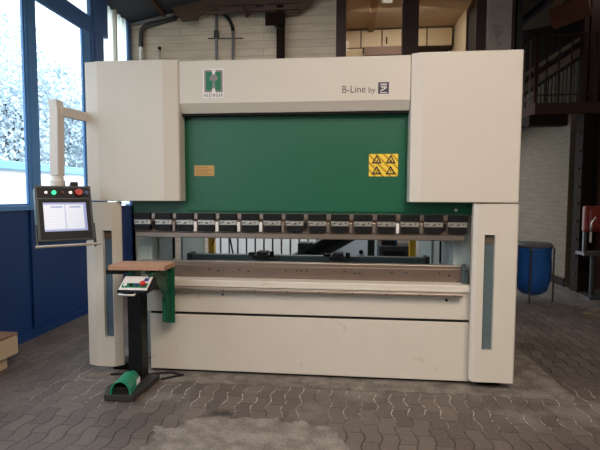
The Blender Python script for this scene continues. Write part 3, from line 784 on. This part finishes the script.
# cables near the left foot
MB().box(-2.05, -1.75, 4.1, 4.6, .006, .05).build('foot_plate', 'dark_machine', pb)
MB().box(1.0, 1.2, 4.0, 4.6, .006, .07).build('foot_plate', 'dark_machine', pb)
MB().box(-2.05, -1.85, 3.8, 3.96, .006, .067).build('foot_block', 'black', pb)
MB().box(1.06, 1.25, 3.8, 3.96, .006, .067).build('foot_block', 'black', pb)
# back gauge
g = MB().prism([(4.30, .93), (4.33, .972), (4.42, .972), (4.42, .88), (4.30, .88)], 'x', -1.50, .72).build('back_gauge', 'gauge', pb, bevel=.006)
for e_ in (-1.535, .72): MB().box(e_, e_+.035, 4.28, 4.44, .86, .985).build('end_plate', 'dark_machine', g)
for xf in (-.80, -.09):
    f = MB().box(xf-.07, xf+.07, 4.16, 4.30, .955, .99).box(xf-.12, xf-.06, 4.22, 4.27, .98, 1.01).build('stop_finger', 'black', g, bevel=.006)
    MB().box(xf-.04, xf+.06, 4.20, 4.34, .99, 1.02).build('finger_block', 'dark_machine', g, bevel=.006)
    MB().tube([(xf+.1, 4.24, .972), (xf+.1, 4.24, 1.02)], .022).build('knob', 'black', g)
MB().tube([(-1.38, 4.6, 1.04), (-1.34, 4.6, 1.12), (-1.23, 4.6, 1.15)], .006, 6).build('sensor_rod', 'black', pb)

# --- logo, lettering and plates
Y0 = 3.7395
def lp(x, y): v = at(x, y, Y=Y0); return v.x, v.z
x0, z1 = lp(203.2, 69.3); x1, z0 = lp(223.2, 97.6)
lg = MB().box(x0-.004, x1+.004, Y0-.0015, Y0+.001, z0-.002, z1+.003).build('company_logo', 'pink_white', pb)
def lrect(m, ax, ay, bx_, by_, d):
    a = lp(ax, ay); b = lp(bx_, by_); m.box(a[0], b[0], Y0-d-.0008, Y0-d, b[1], a[1])
m_ = MB(); lrect(m_, 204.2, 70.2, 212, 92.3, .0016); lrect(m_, 215.6, 70.2, 222.8, 92.3, .0016); m_.build('logo_border', 'logo_grey', lg)
m_ = MB(); lrect(m_, 206, 72.2, 212.8, 90.4, .0026); lrect(m_, 215, 72.2, 221, 90.4, .0026); lrect(m_, 212.82, 75.5, 214.98, 88, .0026); m_.build('logo_field', 'logo_green', lg)
m_ = MB()
cx, cz = lp(213.8, 78.8)
rr = (lp(218, 80)[0]-lp(209.8, 80)[0])/2
m_.prism([(cx+rr*math.cos(a), cz+rr*max(-.45, math.sin(a))) for a in [-.45+(PI+.9)*k/16 for k in range(17)]], 'y', Y0-.0046, Y0-.0036)
lrect(m_, 213.1, 80, 214.6, 88.4, .0036); lrect(m_, 212, 87.2, 215.6, 88.4, .0036)
m_.build('logo_punch', 'logo_grey', lg)
m_ = MB(); lrect(m_, 212.3, 69.4, 215.1, 74.4, .0048); lrect(m_, 212.3, 88.6, 215.1, 92.6, .0048); m_.build('logo_notch', 'pink_white', lg)
a = lp(204.2, 96.9); b = lp(222.6, 96.9)
text('logo_text', 'HEZINGER', .034, (a[0], Y0-.002, a[1]), 'text_dark', lg, width=b[0]-a[0], space=1.7, bold=.0007)
a = lp(342.2, 93.0); b = lp(375.2, 93)
text('model_lettering', 'B-Line', .082, (a[0], Y0-.0005, a[1]), 'text', pb, width=lp(365.6, 92)[0]-a[0])
a = lp(368.6, 92.6)
text('model_lettering', 'by', .062, (a[0], Y0-.0005, a[1]), 'text', pb, width=lp(375.4, 92)[0]-a[0])
x0, z1 = lp(378.2, 82.3); x1, z0 = lp(388.8, 93.6)
em = MB().box(x0, x1, Y0-.001, Y0+.001, z0, z1).build('emblem', 'emblem', pb)
w, h = x1-x0, z1-z0
m_ = MB()
def er(u0, u1, v0, v1): m_.box(x0+u0*w, x0+u1*w, Y0-.002, Y0-.0012, z0+v0*h, z0+v1*h)
er(.2, .82, .78, .86); er(.22, .8, .62, .68); er(.2, .82, .08, .14)
m_.prism([(x0+.2*w, z0+.30*h), (x0+.2*w, z0+.22*h), (x0+.45*w, z0+.30*h), (x0+.8*w, z0+.5*h), (x0+.8*w, z0+.58*h), (x0+.5*w, z0+.42*h)], 'y', Y0-.002, Y0-.0012)
er(.3, .7, .5, .55)
m_.build('emblem_mark', 'pink_white', em)
Yr = 3.8675
def rp(x, y): v = at(x, y, Y=Yr); return v.x, v.z
a, b = rp(369, 154), rp(397.8, 176.3)
wp_ = MB().box(a[0], b[0], Yr-.002, Yr+.001, b[1], a[1]).build('warning_plate', 'warn', pb)
W_, H_ = b[0]-a[0], a[1]-b[1]
for i in range(2):
    for j in range(2):
        cx = a[0]+W_*(.27+.48*i); cz = b[1]+H_*(.08+.49*j); s = H_*.40
        m_ = MB(); t_ = .28*s
        o_ = [(cx-s*.58, cz), (cx+s*.58, cz), (cx, cz+s)]
        c_ = (cx, cz+s*.36); k_ = .56
        i_ = [(c_[0]+(p[0]-c_[0])*k_, c_[1]+(p[1]-c_[1])*k_) for p in o_]
        for q in range(3):
            r = (q+1) % 3
            m_.prism([o_[q], o_[r], i_[r], i_[q]], 'y', Yr-.0035, Yr-.0022)
        if (i, j) == (1, 0): m_.box(cx-.05*s, cx+.05*s, Yr-.0035, Yr-.0022, cz+.22*s, cz+.55*s)
        elif i == 1: m_.prism([(cx-.14*s, cz+.18*s), (cx+.16*s, cz+.18*s), (cx+.02*s, cz+.5*s)], 'y', Yr-.0035, Yr-.0022)
        elif j == 1: m_.prism([(cx-.02*s, cz+.18*s), (cx+.17*s, cz+.24*s), (cx+.02*s, cz+.55*s)], 'y', Yr-.0035, Yr-.0022)
        else: m_.box(cx-.15*s, cx+.1*s, Yr-.0035, Yr-.0022, cz+.2*s, cz+.3*s)
        m_.build('warning_triangle', 'text_dark', wp_)
a, b = rp(194.3, 165.5), rp(214.3, 176)
np_ = MB().box(a[0], b[0], Yr-.002, Yr+.001, b[1], a[1]).build('name_plate', 'gold', pb)
m_ = MB()
for k in range(4):
    z = b[1]+(a[1]-b[1])*(.2+.2*k); m_.box(a[0]+.02, b[0]-.02-(k % 2)*.03, Yr-.003, Yr-.0021, z-.003, z+.003)
m_.build('engraved_lines', mat('engraving', (150, 104, 60), .5), np_)

# ================================================================== SHEET SUPPORT ARM + BOARD
xb = -1.488
t = thing('sheet_support_arm', (xb, 3.7, .5), 'green curved support arm fixed to the front rail of the machine bed', 'bracket')
def sp2(px_, py_): # point on the arm's plane
    v = at(px_, py_, X=xb); return (v.y, v.z)
prof = [(3.733, .95), (3.733, .47), (3.69, .47), (3.66, .49), (3.655, .60), (3.62, .69), (3.56, .77), (3.46, .84), (3.38, .88), (3.32, .905), (3.32, .95)]
o = MB().prism(prof, 'x', xb-.006, xb+.006).build('web_plate', 'green', t)
cut(o, [MB().tube([(xb-.05, y_, z_), (xb+.05, y_, z_)], .013, 12) for (y_, z_) in ((3.69, .90), (3.69, .82), (3.69, .74), (3.64, .83), (3.6, .89))])
MB().box(xb-.04, xb+.04, 3.722, 3.734, .46, .95).build('mounting_plate', 'green', t, bevel=.003)
MB().box(xb-.045, xb+.045, 3.30, 3.72, .95, .962).build('top_flange', 'green', t, bevel=.003)
MB().box(xb-.035, xb-.007, 3.64, 3.66, .49, .7).build('rib', 'green', t)
MB().box(xb-.02, xb+.02, 3.29, 3.68, .962, .98).build('slide_bar', 'black', t)
t = thing('sheet_support_arm', (-1.77, 3.6, .9), 'black support bar under the left end of the wooden board', 'bracket')
MB().box(-1.83, -1.70, 3.31, 3.66, .942, .980).build('bar', 'black', t, bevel=.006)
MB().box(-1.80, -1.74, 3.60, 3.72, .84, .941).build('upright', 'green', t, bevel=.004)
t = MB().prism([(-.205, -.145), (.225, -.13), (.235, .07), (.21, .10), (-.20, .10)], 'z', 0, .036).build('wooden_board', 'board', bevel=.003)
t.location = (-1.585, 3.42, .9805); t.rotation_euler.z = math.radians(1)
tag(t, 'thick chipboard panel lying on the green support arm at the left', 'board')

# ================================================================== FOOT SWITCH PEDESTAL
t = thing('foot_pedal_console', (-1.66, 3.4, 0), 'black pedestal with button box and green foot pedal in front of the machine', 'control pedestal')
MB().prism([(-1.80, 3.19), (-1.575, 3.19), (-1.545, 3.62), (-1.80, 3.62), (-1.86, 3.35)], 'z', .007, .052).build('base_plate', 'base_plate', t, bevel=.004)
MB().box(-1.752, -1.638, 3.49, 3.61, .052, .86).build('column', 'black', t, bevel=.004)
MB().box(-1.74, -1.50, 3.381, 3.60, .8605, .88).build('column_cap', 'black', t)
# pedal with hood
pd = MB(); n = 10
prof = []
for k in range(n+1):
    a = PI*k/n; prof.append((math.cos(a)*.075, .02+max(0, math.sin(a))*.085+.0))
outer = [(.08, 0)]+[(p[0]*1.05, p[1]) for p in prof]+[(-.08, 0)]
inner = [(-.068, 0)]+[(p[0]*.9, p[1]-.010) for p in reversed(prof)]+[(.068, 0)]
def ped(p, yv, sc): return p
for_w = []
poly = outer+inner
hood = MB()
npts = len(poly)
vs = []
for (yy, sc, hz) in ((-.13, 1., 1.), (.03, .92, 1.12), (.13, .6, .85)):
    for p in poly: vs.append((p[0]*sc, yy, p[1]*hz))
fs = []
for s_ in range(2):
    for k in range(npts): fs.append((s_*npts+k, s_*npts+(k+1) % npts, (s_+1)*npts+(k+1) % npts, (s_+1)*npts+k))
m_ = len(outer)
for s_ in (0, 2):
    for k in range(m_-1):
        fs.append((s_*npts+k, s_*npts+k+1, s_*npts+npts-2-k, s_*npts+npts-1-k))
hood.add(vs, fs)
ang = math.radians(4)
def place(mb, cx, cy, cz, a=ang):
    mb.v = [(v[0]*math.cos(a)-v[1]*math.sin(a)+cx, v[0]*math.sin(a)+v[1]*math.cos(a)+cy, v[2]+cz) for v in mb.v]; return mb
pcx, pcy = -1.685, 3.325
hd = place(hood, pcx, pcy, .053).build('pedal_hood', 'pedal_green', t, bevel=.003)
place(MB().box(-.062, .062, -.105, .115, .002, .03), pcx, pcy, .053).build('pedal_base', 'black_rubber', t, bevel=.004)
place(MB().prism([(-.115, .035), (.08, .055), (.08, .065), (-.115, .045)], 'x', -.05, .05), pcx, pcy, .053).build('pedal', 'black_rubber', t, bevel=.003)
place(MB().tube([(0, .125, .05), (0, .155, .07)], .011), pcx, pcy, .053).build('cable_gland', 'steel_bright', t)
place(MB().box(.083, .086, -.02, .045, .03, .075), pcx, pcy, .053).build('pedal_label', 'white', hd)
# tilted button box
bx_ = MB().prism([(3.21, .82), (3.21, .84), (3.335, .925), (3.38, .91), (3.38, .83)], 'x', -1.69, -1.455).build('button_box', 'black', t, bevel=.004)
nrm = Vector((0, -.085, .125)).normalized()
upv = Vector((0, .125, .085)).normalized()
O_ = Vector((-1.69, 3.21, .84))
def fp(u, v, d=.0): return O_+Vector((u, 0, 0))+upv*v+nrm*d
def quad(m, u0, u1, v0, v1, d0, d1):
    vs = [fp(u, v, d) for d in (d0, d1) for v in (v0, v1) for u in (u0, u1)]
    m.add(vs, [(0, 2, 3, 1), (4, 5, 7, 6), (0, 1, 5, 4), (2, 6, 7, 3), (0, 4, 6, 2), (1, 3, 7, 5)]); return m
fc = quad(MB(), .008, .227, .008, .150, .0, .003).build('button_panel', 'arm', bx_)
quad(MB(), .02, .215, .030, .078, .003, .004).build('green_band', 'logo_green', bx_)
quad(MB(), .03, .15, .098, .135, .003, .004).build('label_strip', 'arm', bx_)
quad(MB(), .172, .205, .100, .132, .003, .004).build('blue_label', 'blue_btn', bx_)
for u, mt in ((.045, 'white'), (.09, 'black'), (.133, 'blue_btn')):
    lab(MB().tube([fp(u, .054, .003), fp(u, .054, .014)], .014, 14).build('button', mt, bx_), {'white': 'white button', 'black': 'black button', 'blue_btn': 'blue button'}[mt])
MB().tube([fp(.185, .056, .004), fp(.185, .056, .02), fp(.185, .056, .022), fp(.185, .056, .034)], [.012, .012, .022, .02], 18).build('emergency_stop', 'red', bx_)
MB().tube([(-1.665, 3.212, .82), (-1.665, 3.19, .812), (-1.55, 3.19, .812), (-1.55, 3.212, .82)], .009, 8).build('grab_bar', 'steel_bright', bx_, smooth=True)
# cable
cb = MB().tube([(-1.53, 3.60, .018), (-1.46, 3.66, .016), (-1.38, 3.71, .015), (-1.5, 3.76, .015), (-1.72, 3.69, .015), (-1.92, 3.68, .015), (-2.0, 3.66, .015)], .009, 8).build('cable', 'black_rubber', smooth=True)
tag(cb, 'thin black cable on the concrete slab behind the pedestal', 'cable')

# ================================================================== CONTROL PANEL ON SWIVEL ARM
t = thing('control_panel', (-2.45, 3.42, 1.2), 'touchscreen control panel hanging from a pale swivel arm at the left of the machine', 'control panel')
YA = 3.46
hp = at(56.5, 100, Y=YA); hb = at(57.5, 177, Y=YA)
a0 = Vector((-2.19, 3.82, at(87, 119, Y=3.82).z)); a1 = Vector((hp.x+.02, YA, at(62, 111, Y=YA).z))
MB().bar(a0, a1, .05, .075).build('arm', 'arm', t, bevel=.006)
MB().tube([Vector((0, -.027, 0))+a0.lerp(a1, .55), Vector((.01, -.034, 0))+a0.lerp(a1, .55)], .012, 12).build('arm_plug', 'black', t)
zt_ = hp.z; w_ = .037
MB().prism([(hb.x-w_, hb.z+.01), (hb.x+w_, hb.z+.01), (hp.x+w_, a1.z), (hp.x+w_, zt_-.07), (hp.x+w_-.01, zt_), (hp.x-w_-.012, zt_), (hp.x-w_, zt_-.07)], 'y', YA-.045, YA+.045).build('drop_tube', 'arm', t, bevel=.008)
MB().tube([(hb.x, YA, hb.z-.075), (hb.x, YA, hb.z-.03), (hb.x, YA, hb.z-.02), (hb.x, YA, hb.z+.01)], [.055, .055, .046, .042], 20).build('swivel_joint', 'arm', t)
# housing in local axes
hx = thing_rot = Matrix.Translation(Vector((at(63.5, 187, Y=YA).x, YA-.02, hb.z-.088))) @ Matrix.Rotation(math.radians(43), 4, 'Z') @ Matrix.Rotation(math.radians(-16), 4, 'X')
off0 = Vector(root_of(t))
def pbuild(mb, name, m, parent, **k):
    o = mb.build(name, m, parent, off=(0, 0, 0), **k)
    if parent is t: o.matrix_basis = Matrix.Translation(-off0) @ hx
    return o
PW = .195
ho = pbuild(MB().prism([(-.045, 0), (-.045, -.43), (.02, -.43), (.075, -.36), (.075, -.02), (.06, 0)], 'x', -PW, PW), 'housing', 'console_side', t, bevel=.005)
pbuild(MB().box(-PW-.003, PW+.003, -.052, -.045, -.433, .003), 'front_frame', 'console', ho, bevel=.003)
pbuild(MB().box(-PW+.01, PW-.01, -.055, -.052, -.095, -.012), 'switch_strip', 'black', ho)
pbuild(MB().box(-PW+.015, PW-.015, -.056, -.052, -.42, -.105), 'screen_bezel', 'black', ho)
sc_ = pbuild(MB().box(-.15, .15, -.059, -.056, -.36, -.135), 'screen', 'screen', ho)
# move the screen's own origin stays at the housing, header bars as separate sub-part
pbuild(MB().box(-.15, .15, -.0598, -.059, -.150, -.135).box(-.15, .15, -.0598, -.059, -.36, -.346).box(-.10, -.02, -.0602, -.0598, -.175, -.165).box(.03, .11, -.0602, -.0598, -.175, -.165).box(.13, .15, -.0598, -.059, -.346, -.15), 'screen_header', 'screen_bar', ho)
zz = -.055
for xk, mt, r in ((-.125, 'steel_bright', .010), (-.07, 'led', .015), (-.01, 'red_dull', .012), (.045, 'steel_bright', .012), (.16, 'blue_btn', .016)):
    lab(pbuild(MB().tube([(xk, -.055, zz), (xk, -.068, zz)], r, 16), 'button', mt, ho), {'steel_bright': 'metal key switch', 'led': 'green glowing lamp button', 'red_dull': 'dark red button', 'blue_btn': 'dark blue button'}[mt])
pbuild(MB().tube([(.105, -.055, zz), (.105, -.072, zz), (.105, -.074, zz), (.105, -.088, zz)], [.016, .016, .030, .026], 20), 'emergency_stop', 'red', ho)
pbuild(MB().box(.06, .115, -.03, .03, 0, .045), 'mouse_box', 'black', ho, bevel=.005)
pbuild(MB().box(-PW-.012, -PW-.003, -.03, .01, -.485, -.30), 'handle_bracket', 'console', ho)
pbuild(MB().box(PW+.003, PW+.012, -.05, .01, -.485, -.30), 'handle_bracket', 'console', ho)
pbuild(MB().tube([(-PW-.03, -.085, -.478), (PW+.03, -.085, -.478)], .011, 12), 'handle_bar', 'steel_bright', ho)
pbuild(MB().box(-PW-.012, -PW-.003, -.085, -.03, -.485, -.465).box(PW+.003, PW+.012, -.085, -.05, -.485, -.465), 'handle_end', 'console', ho)

# ================================================================== PALLET
t = thing('pallet', (-3.1, 3.4, 0), 'pale wooden pallet on the pavers at the left edge', 'pallet')
xe, yf = at(18.5, 345, Y=3.84).x, 3.84
MB().box(xe-.42, xe, 2.4, yf, .275, .295).build('deck_board', 'pallet_top', t)
MB().box(xe-.03, xe-.0, 2.4, yf, .10, .274).build('side_board', 'pallet', t, bevel=.012)
for k in range(3):
    MB().box(xe-.38, xe-.035, yf-.12-k*.6, yf-.02-k*.6, .10, .27).build('bearer', 'pallet', t)
for yy in (3.62, 2.95, 2.45):
    MB().box(xe-.13, xe-.035, yy, yy+.12, 0, .10).build('block', 'pallet', t, bevel=.004)

# ================================================================== THINGS BEHIND THE MACHINE
t = thing('slatted_partition', (-1.2, 6.2, 0), 'row of white upright panels with dark gaps behind the machine', 'partition')
x = at(212, 250, Y=6.2).x; xe_ = at(326, 250, Y=6.2).x
k = 0
wd = (xe_-x)/13.
while x < xe_-.01:
    MB().box(x+.012, x+wd-.012, 6.2, 6.22, .05, 1.7).build('panel', 'white', t); x += wd; k += 1
MB().box(at(212, 250, Y=6.2).x, xe_, 6.24, 6.27, 0, 1.7).build('backing', 'dark_machine', t)
# cable hanging in front
cbx = at(233, 248, Y=6.1).x
o = MB().tube([(cbx, 6.1, 1.5), (cbx-.02, 6.1, 1.1), (cbx-.04, 6.1, .95), (cbx, 6.1, .75), (cbx+.03, 6.1, .4)], .012, 8).build('hanging_cable', 'black_rubber', smooth=True)
tag(o, 'black cable hanging in front of the white upright panels', 'cable')
t = thing('conveyor', (at(315, 250, Y=5.4).x, 5.4, 0), 'dark inclined chute rising to the right behind the machine', 'conveyor')
a, b = at(270, 278, Y=5.4), at(372, 221, Y=5.4)
MB().bar((a.x, 5.55, a.z), (b.x, 5.55, b.z), .3, .2).build('body', 'dark_machine', t, bevel=.01)
MB().bar((a.x-.02, 5.38, a.z+.0), (b.x, 5.38, b.z+.03), .02, .10).build('side_rail', 'black', t)
a = at(306, 250, Y=5.37)
MB().box(a.x-.1, a.x+.08, 5.37, 5.5, a.z-.1, a.z+.09).build('motor_box', 'dark_machine', t, bevel=.02)
MB().bar((b.x, 5.55, 0), (b.x, 5.55, b.z), .08, .08).build('leg', 'dark_machine', t)
MB().bar((at(290, 250, Y=5.4).x, 5.55, 0), (at(290, 250, Y=5.4).x, 5.55, at(290, 262, Y=5.4).z), .08, .08).build('leg', 'dark_machine', t)
p, q = at(330, 240, Y=6.4), at(378, 240, Y=6.4)
t = thing('pale_cabinet', (p.x, 6.5, 0), 'pale grey sheet metal cabinet behind the dark chute', 'cabinet')
MB().box(p.x-.3, q.x, 6.4, 6.9, .006, 1.5).build('body', 'pale_cab', t, bevel=.01)
MB().tube([(at(361, 252, Y=6.4).x, 6.385, at(361, 252, Y=6.4).z), (at(361, 252, Y=6.4).x, 6.399, at(361, 252, Y=6.4).z)], .03).build('lock', 'black', t)
p, q = at(379, 241, Y=6.0), at(405, 241, Y=6.0)
t = thing('workbench_machine', ((p.x+q.x)/2, 6.1, 0), 'dark square machine seen behind the right yellow post', 'machine')
zt2 = at(390, 246, Y=6.0).z
MB().box(p.x, q.x+.1, 6.0, 6.38, 0, zt2).build('body', 'dark_machine', t, bevel=.01)
MB().box(p.x+.04, p.x+.2, 6.05, 6.3, zt2, zt2+.09).build('top_box', 'black', t, bevel=.01)
MB().box(p.x+.05, q.x, 5.985, 5.999, zt2-.35, zt2-.06).build('front_panel', 'black', t)
a = at(395, 243, Y=6.0)
o = MB().lathe([(.035, 0), (.04, .01), (.04, .11), (.03, .13), (.015, .15), (.015, .18)], (a.x, 6.12, zt2+.001), 16).build('spray_bottle', 'blue_bag')
tag(o, 'small blue bottle standing on the dark machine behind the throat', 'bottle')
p, q = at(411, 250, Y=6.3), at(432, 250, Y=6.3)
t = thing('tall_cabinet', ((p.x+q.x)/2, 6.5, 0), 'light blue-grey tall cabinet behind the right yellow post', 'cabinet')
MB().box(p.x, q.x+.35, 6.42, 6.9, .0, 1.9).build('body', 'pale_cab', t, bevel=.01)
MB().box(p.x+.01, q.x, 6.405, 6.419, .1, 1.85).build('door', 'white', t, bevel=.004)

# ================================================================== LIGHT
w = bpy.data.worlds.new('sky'); bpy.context.scene.world = w; w.use_nodes = True
bg = w.node_tree.nodes['Background']; bg.inputs[0].default_value = (.84, .93, 1, 1); bg.inputs[1].default_value = 3.9
def area(name, loc, target, sx, sy, e, col, spread=2.15):
    l = bpy.data.lights.new(name, 'AREA'); l.shape = 'RECTANGLE'; l.size = sx; l.size_y = sy; l.energy = e; l.color = col; l.spread = spread
    o = bpy.data.objects.new(name, l); C.objects.link(o); o.location = loc
    o.rotation_euler = (Vector(target)-Vector(loc)).to_track_quat('-Z', 'Y').to_euler(); return o
area('hall_lamp', (1.0, .3, 4.75), (.8, 2.4, 0), 3, 1.2, 84, (1, .86, .73))
area('hall_lamp', (-1.2, -1.2, 4.4), (-1, .8, 0), 3, 1.2, 40, (1, .88, .77))
area('hall_lamp', (2.8, -1.8, 4.9), (1.4, 1.0, 0), 3, 1.2, 48, (1, .85, .72))
area('rear_fill', (-.8, 5.6, 3.3), (-.8, 6.1, 0), 2, .3, 36, (.9, .95, 1), 1.9)  # added cool fill brightening the space behind the machine, no fixture there
area('rear_fill', (-1.2, 5.4, 4.35), (-1.2, 6.2, 2), 2.4, .3, 16, (1, .92, .84), 2.9)  # added warm fill to lift the block wall
area('stair_fill', (4.6, 8.8, 5.9), (4.4, 9.4, 3), 1.2, .3, 11, (1, .86, .74), 2.9)  # added fill so the upper stair bay is less dark
area('office_lamp', (.8, 8.3, zc-.05), (.8, 8.9, 3.3), 1.4, .6, 26, (1, .95, .88), 3.1)
# window daylight portals
for i in range(len(edges)-1):
    y1, y0 = edges[i], edges[i+1]
    l = bpy.data.lights.new('window_portal', 'AREA'); l.shape = 'RECTANGLE'; l.size = abs(y1-y0)-.17; l.size_y = 2.2
    l.cycles.is_portal = True
    o = bpy.data.objects.new('window_portal', l); C.objects.link(o); o.location = (XL-.07, (y0+y1)/2, 2.55)
    o.rotation_euler = Vector((1, 0, 0)).to_track_quat('-Z', 'Z').to_euler()
sun = bpy.data.lights.new('sun', 'SUN'); sun.energy = 2.4; sun.angle = math.radians(20); sun.color = (1, .98, .95)
so = bpy.data.objects.new('sun', sun); C.objects.link(so); so.rotation_euler = Vector((-.75, .2, -.63)).to_track_quat('-Z', 'Y').to_euler()

# ================================================================== CAMERA
cam = bpy.data.cameras.new('camera'); co = bpy.data.objects.new('camera', cam); C.objects.link(co)
cam.sensor_width = 36; cam.lens = 36*FPX/600; cam.clip_start = .05
R3 = Matrix((rt, up, -fw)).transposed(); co.matrix_world = Matrix.Translation((0, 0, EYE)) @ R3.to_4x4()
sc = bpy.context.scene; sc.camera = co
sc.view_settings.view_transform = 'Standard'; sc.view_settings.look = 'None'; sc.view_settings.gamma = 1; sc.view_settings.use_curve_mapping = False
sc.view_settings.exposure = 0.06
sc.cycles.use_denoising = True; sc.cycles.max_bounces = 8; sc.cycles.diffuse_bounces = 5; sc.cycles.sample_clamp_indirect = 6
for o in ROOTS: del o['_loc']
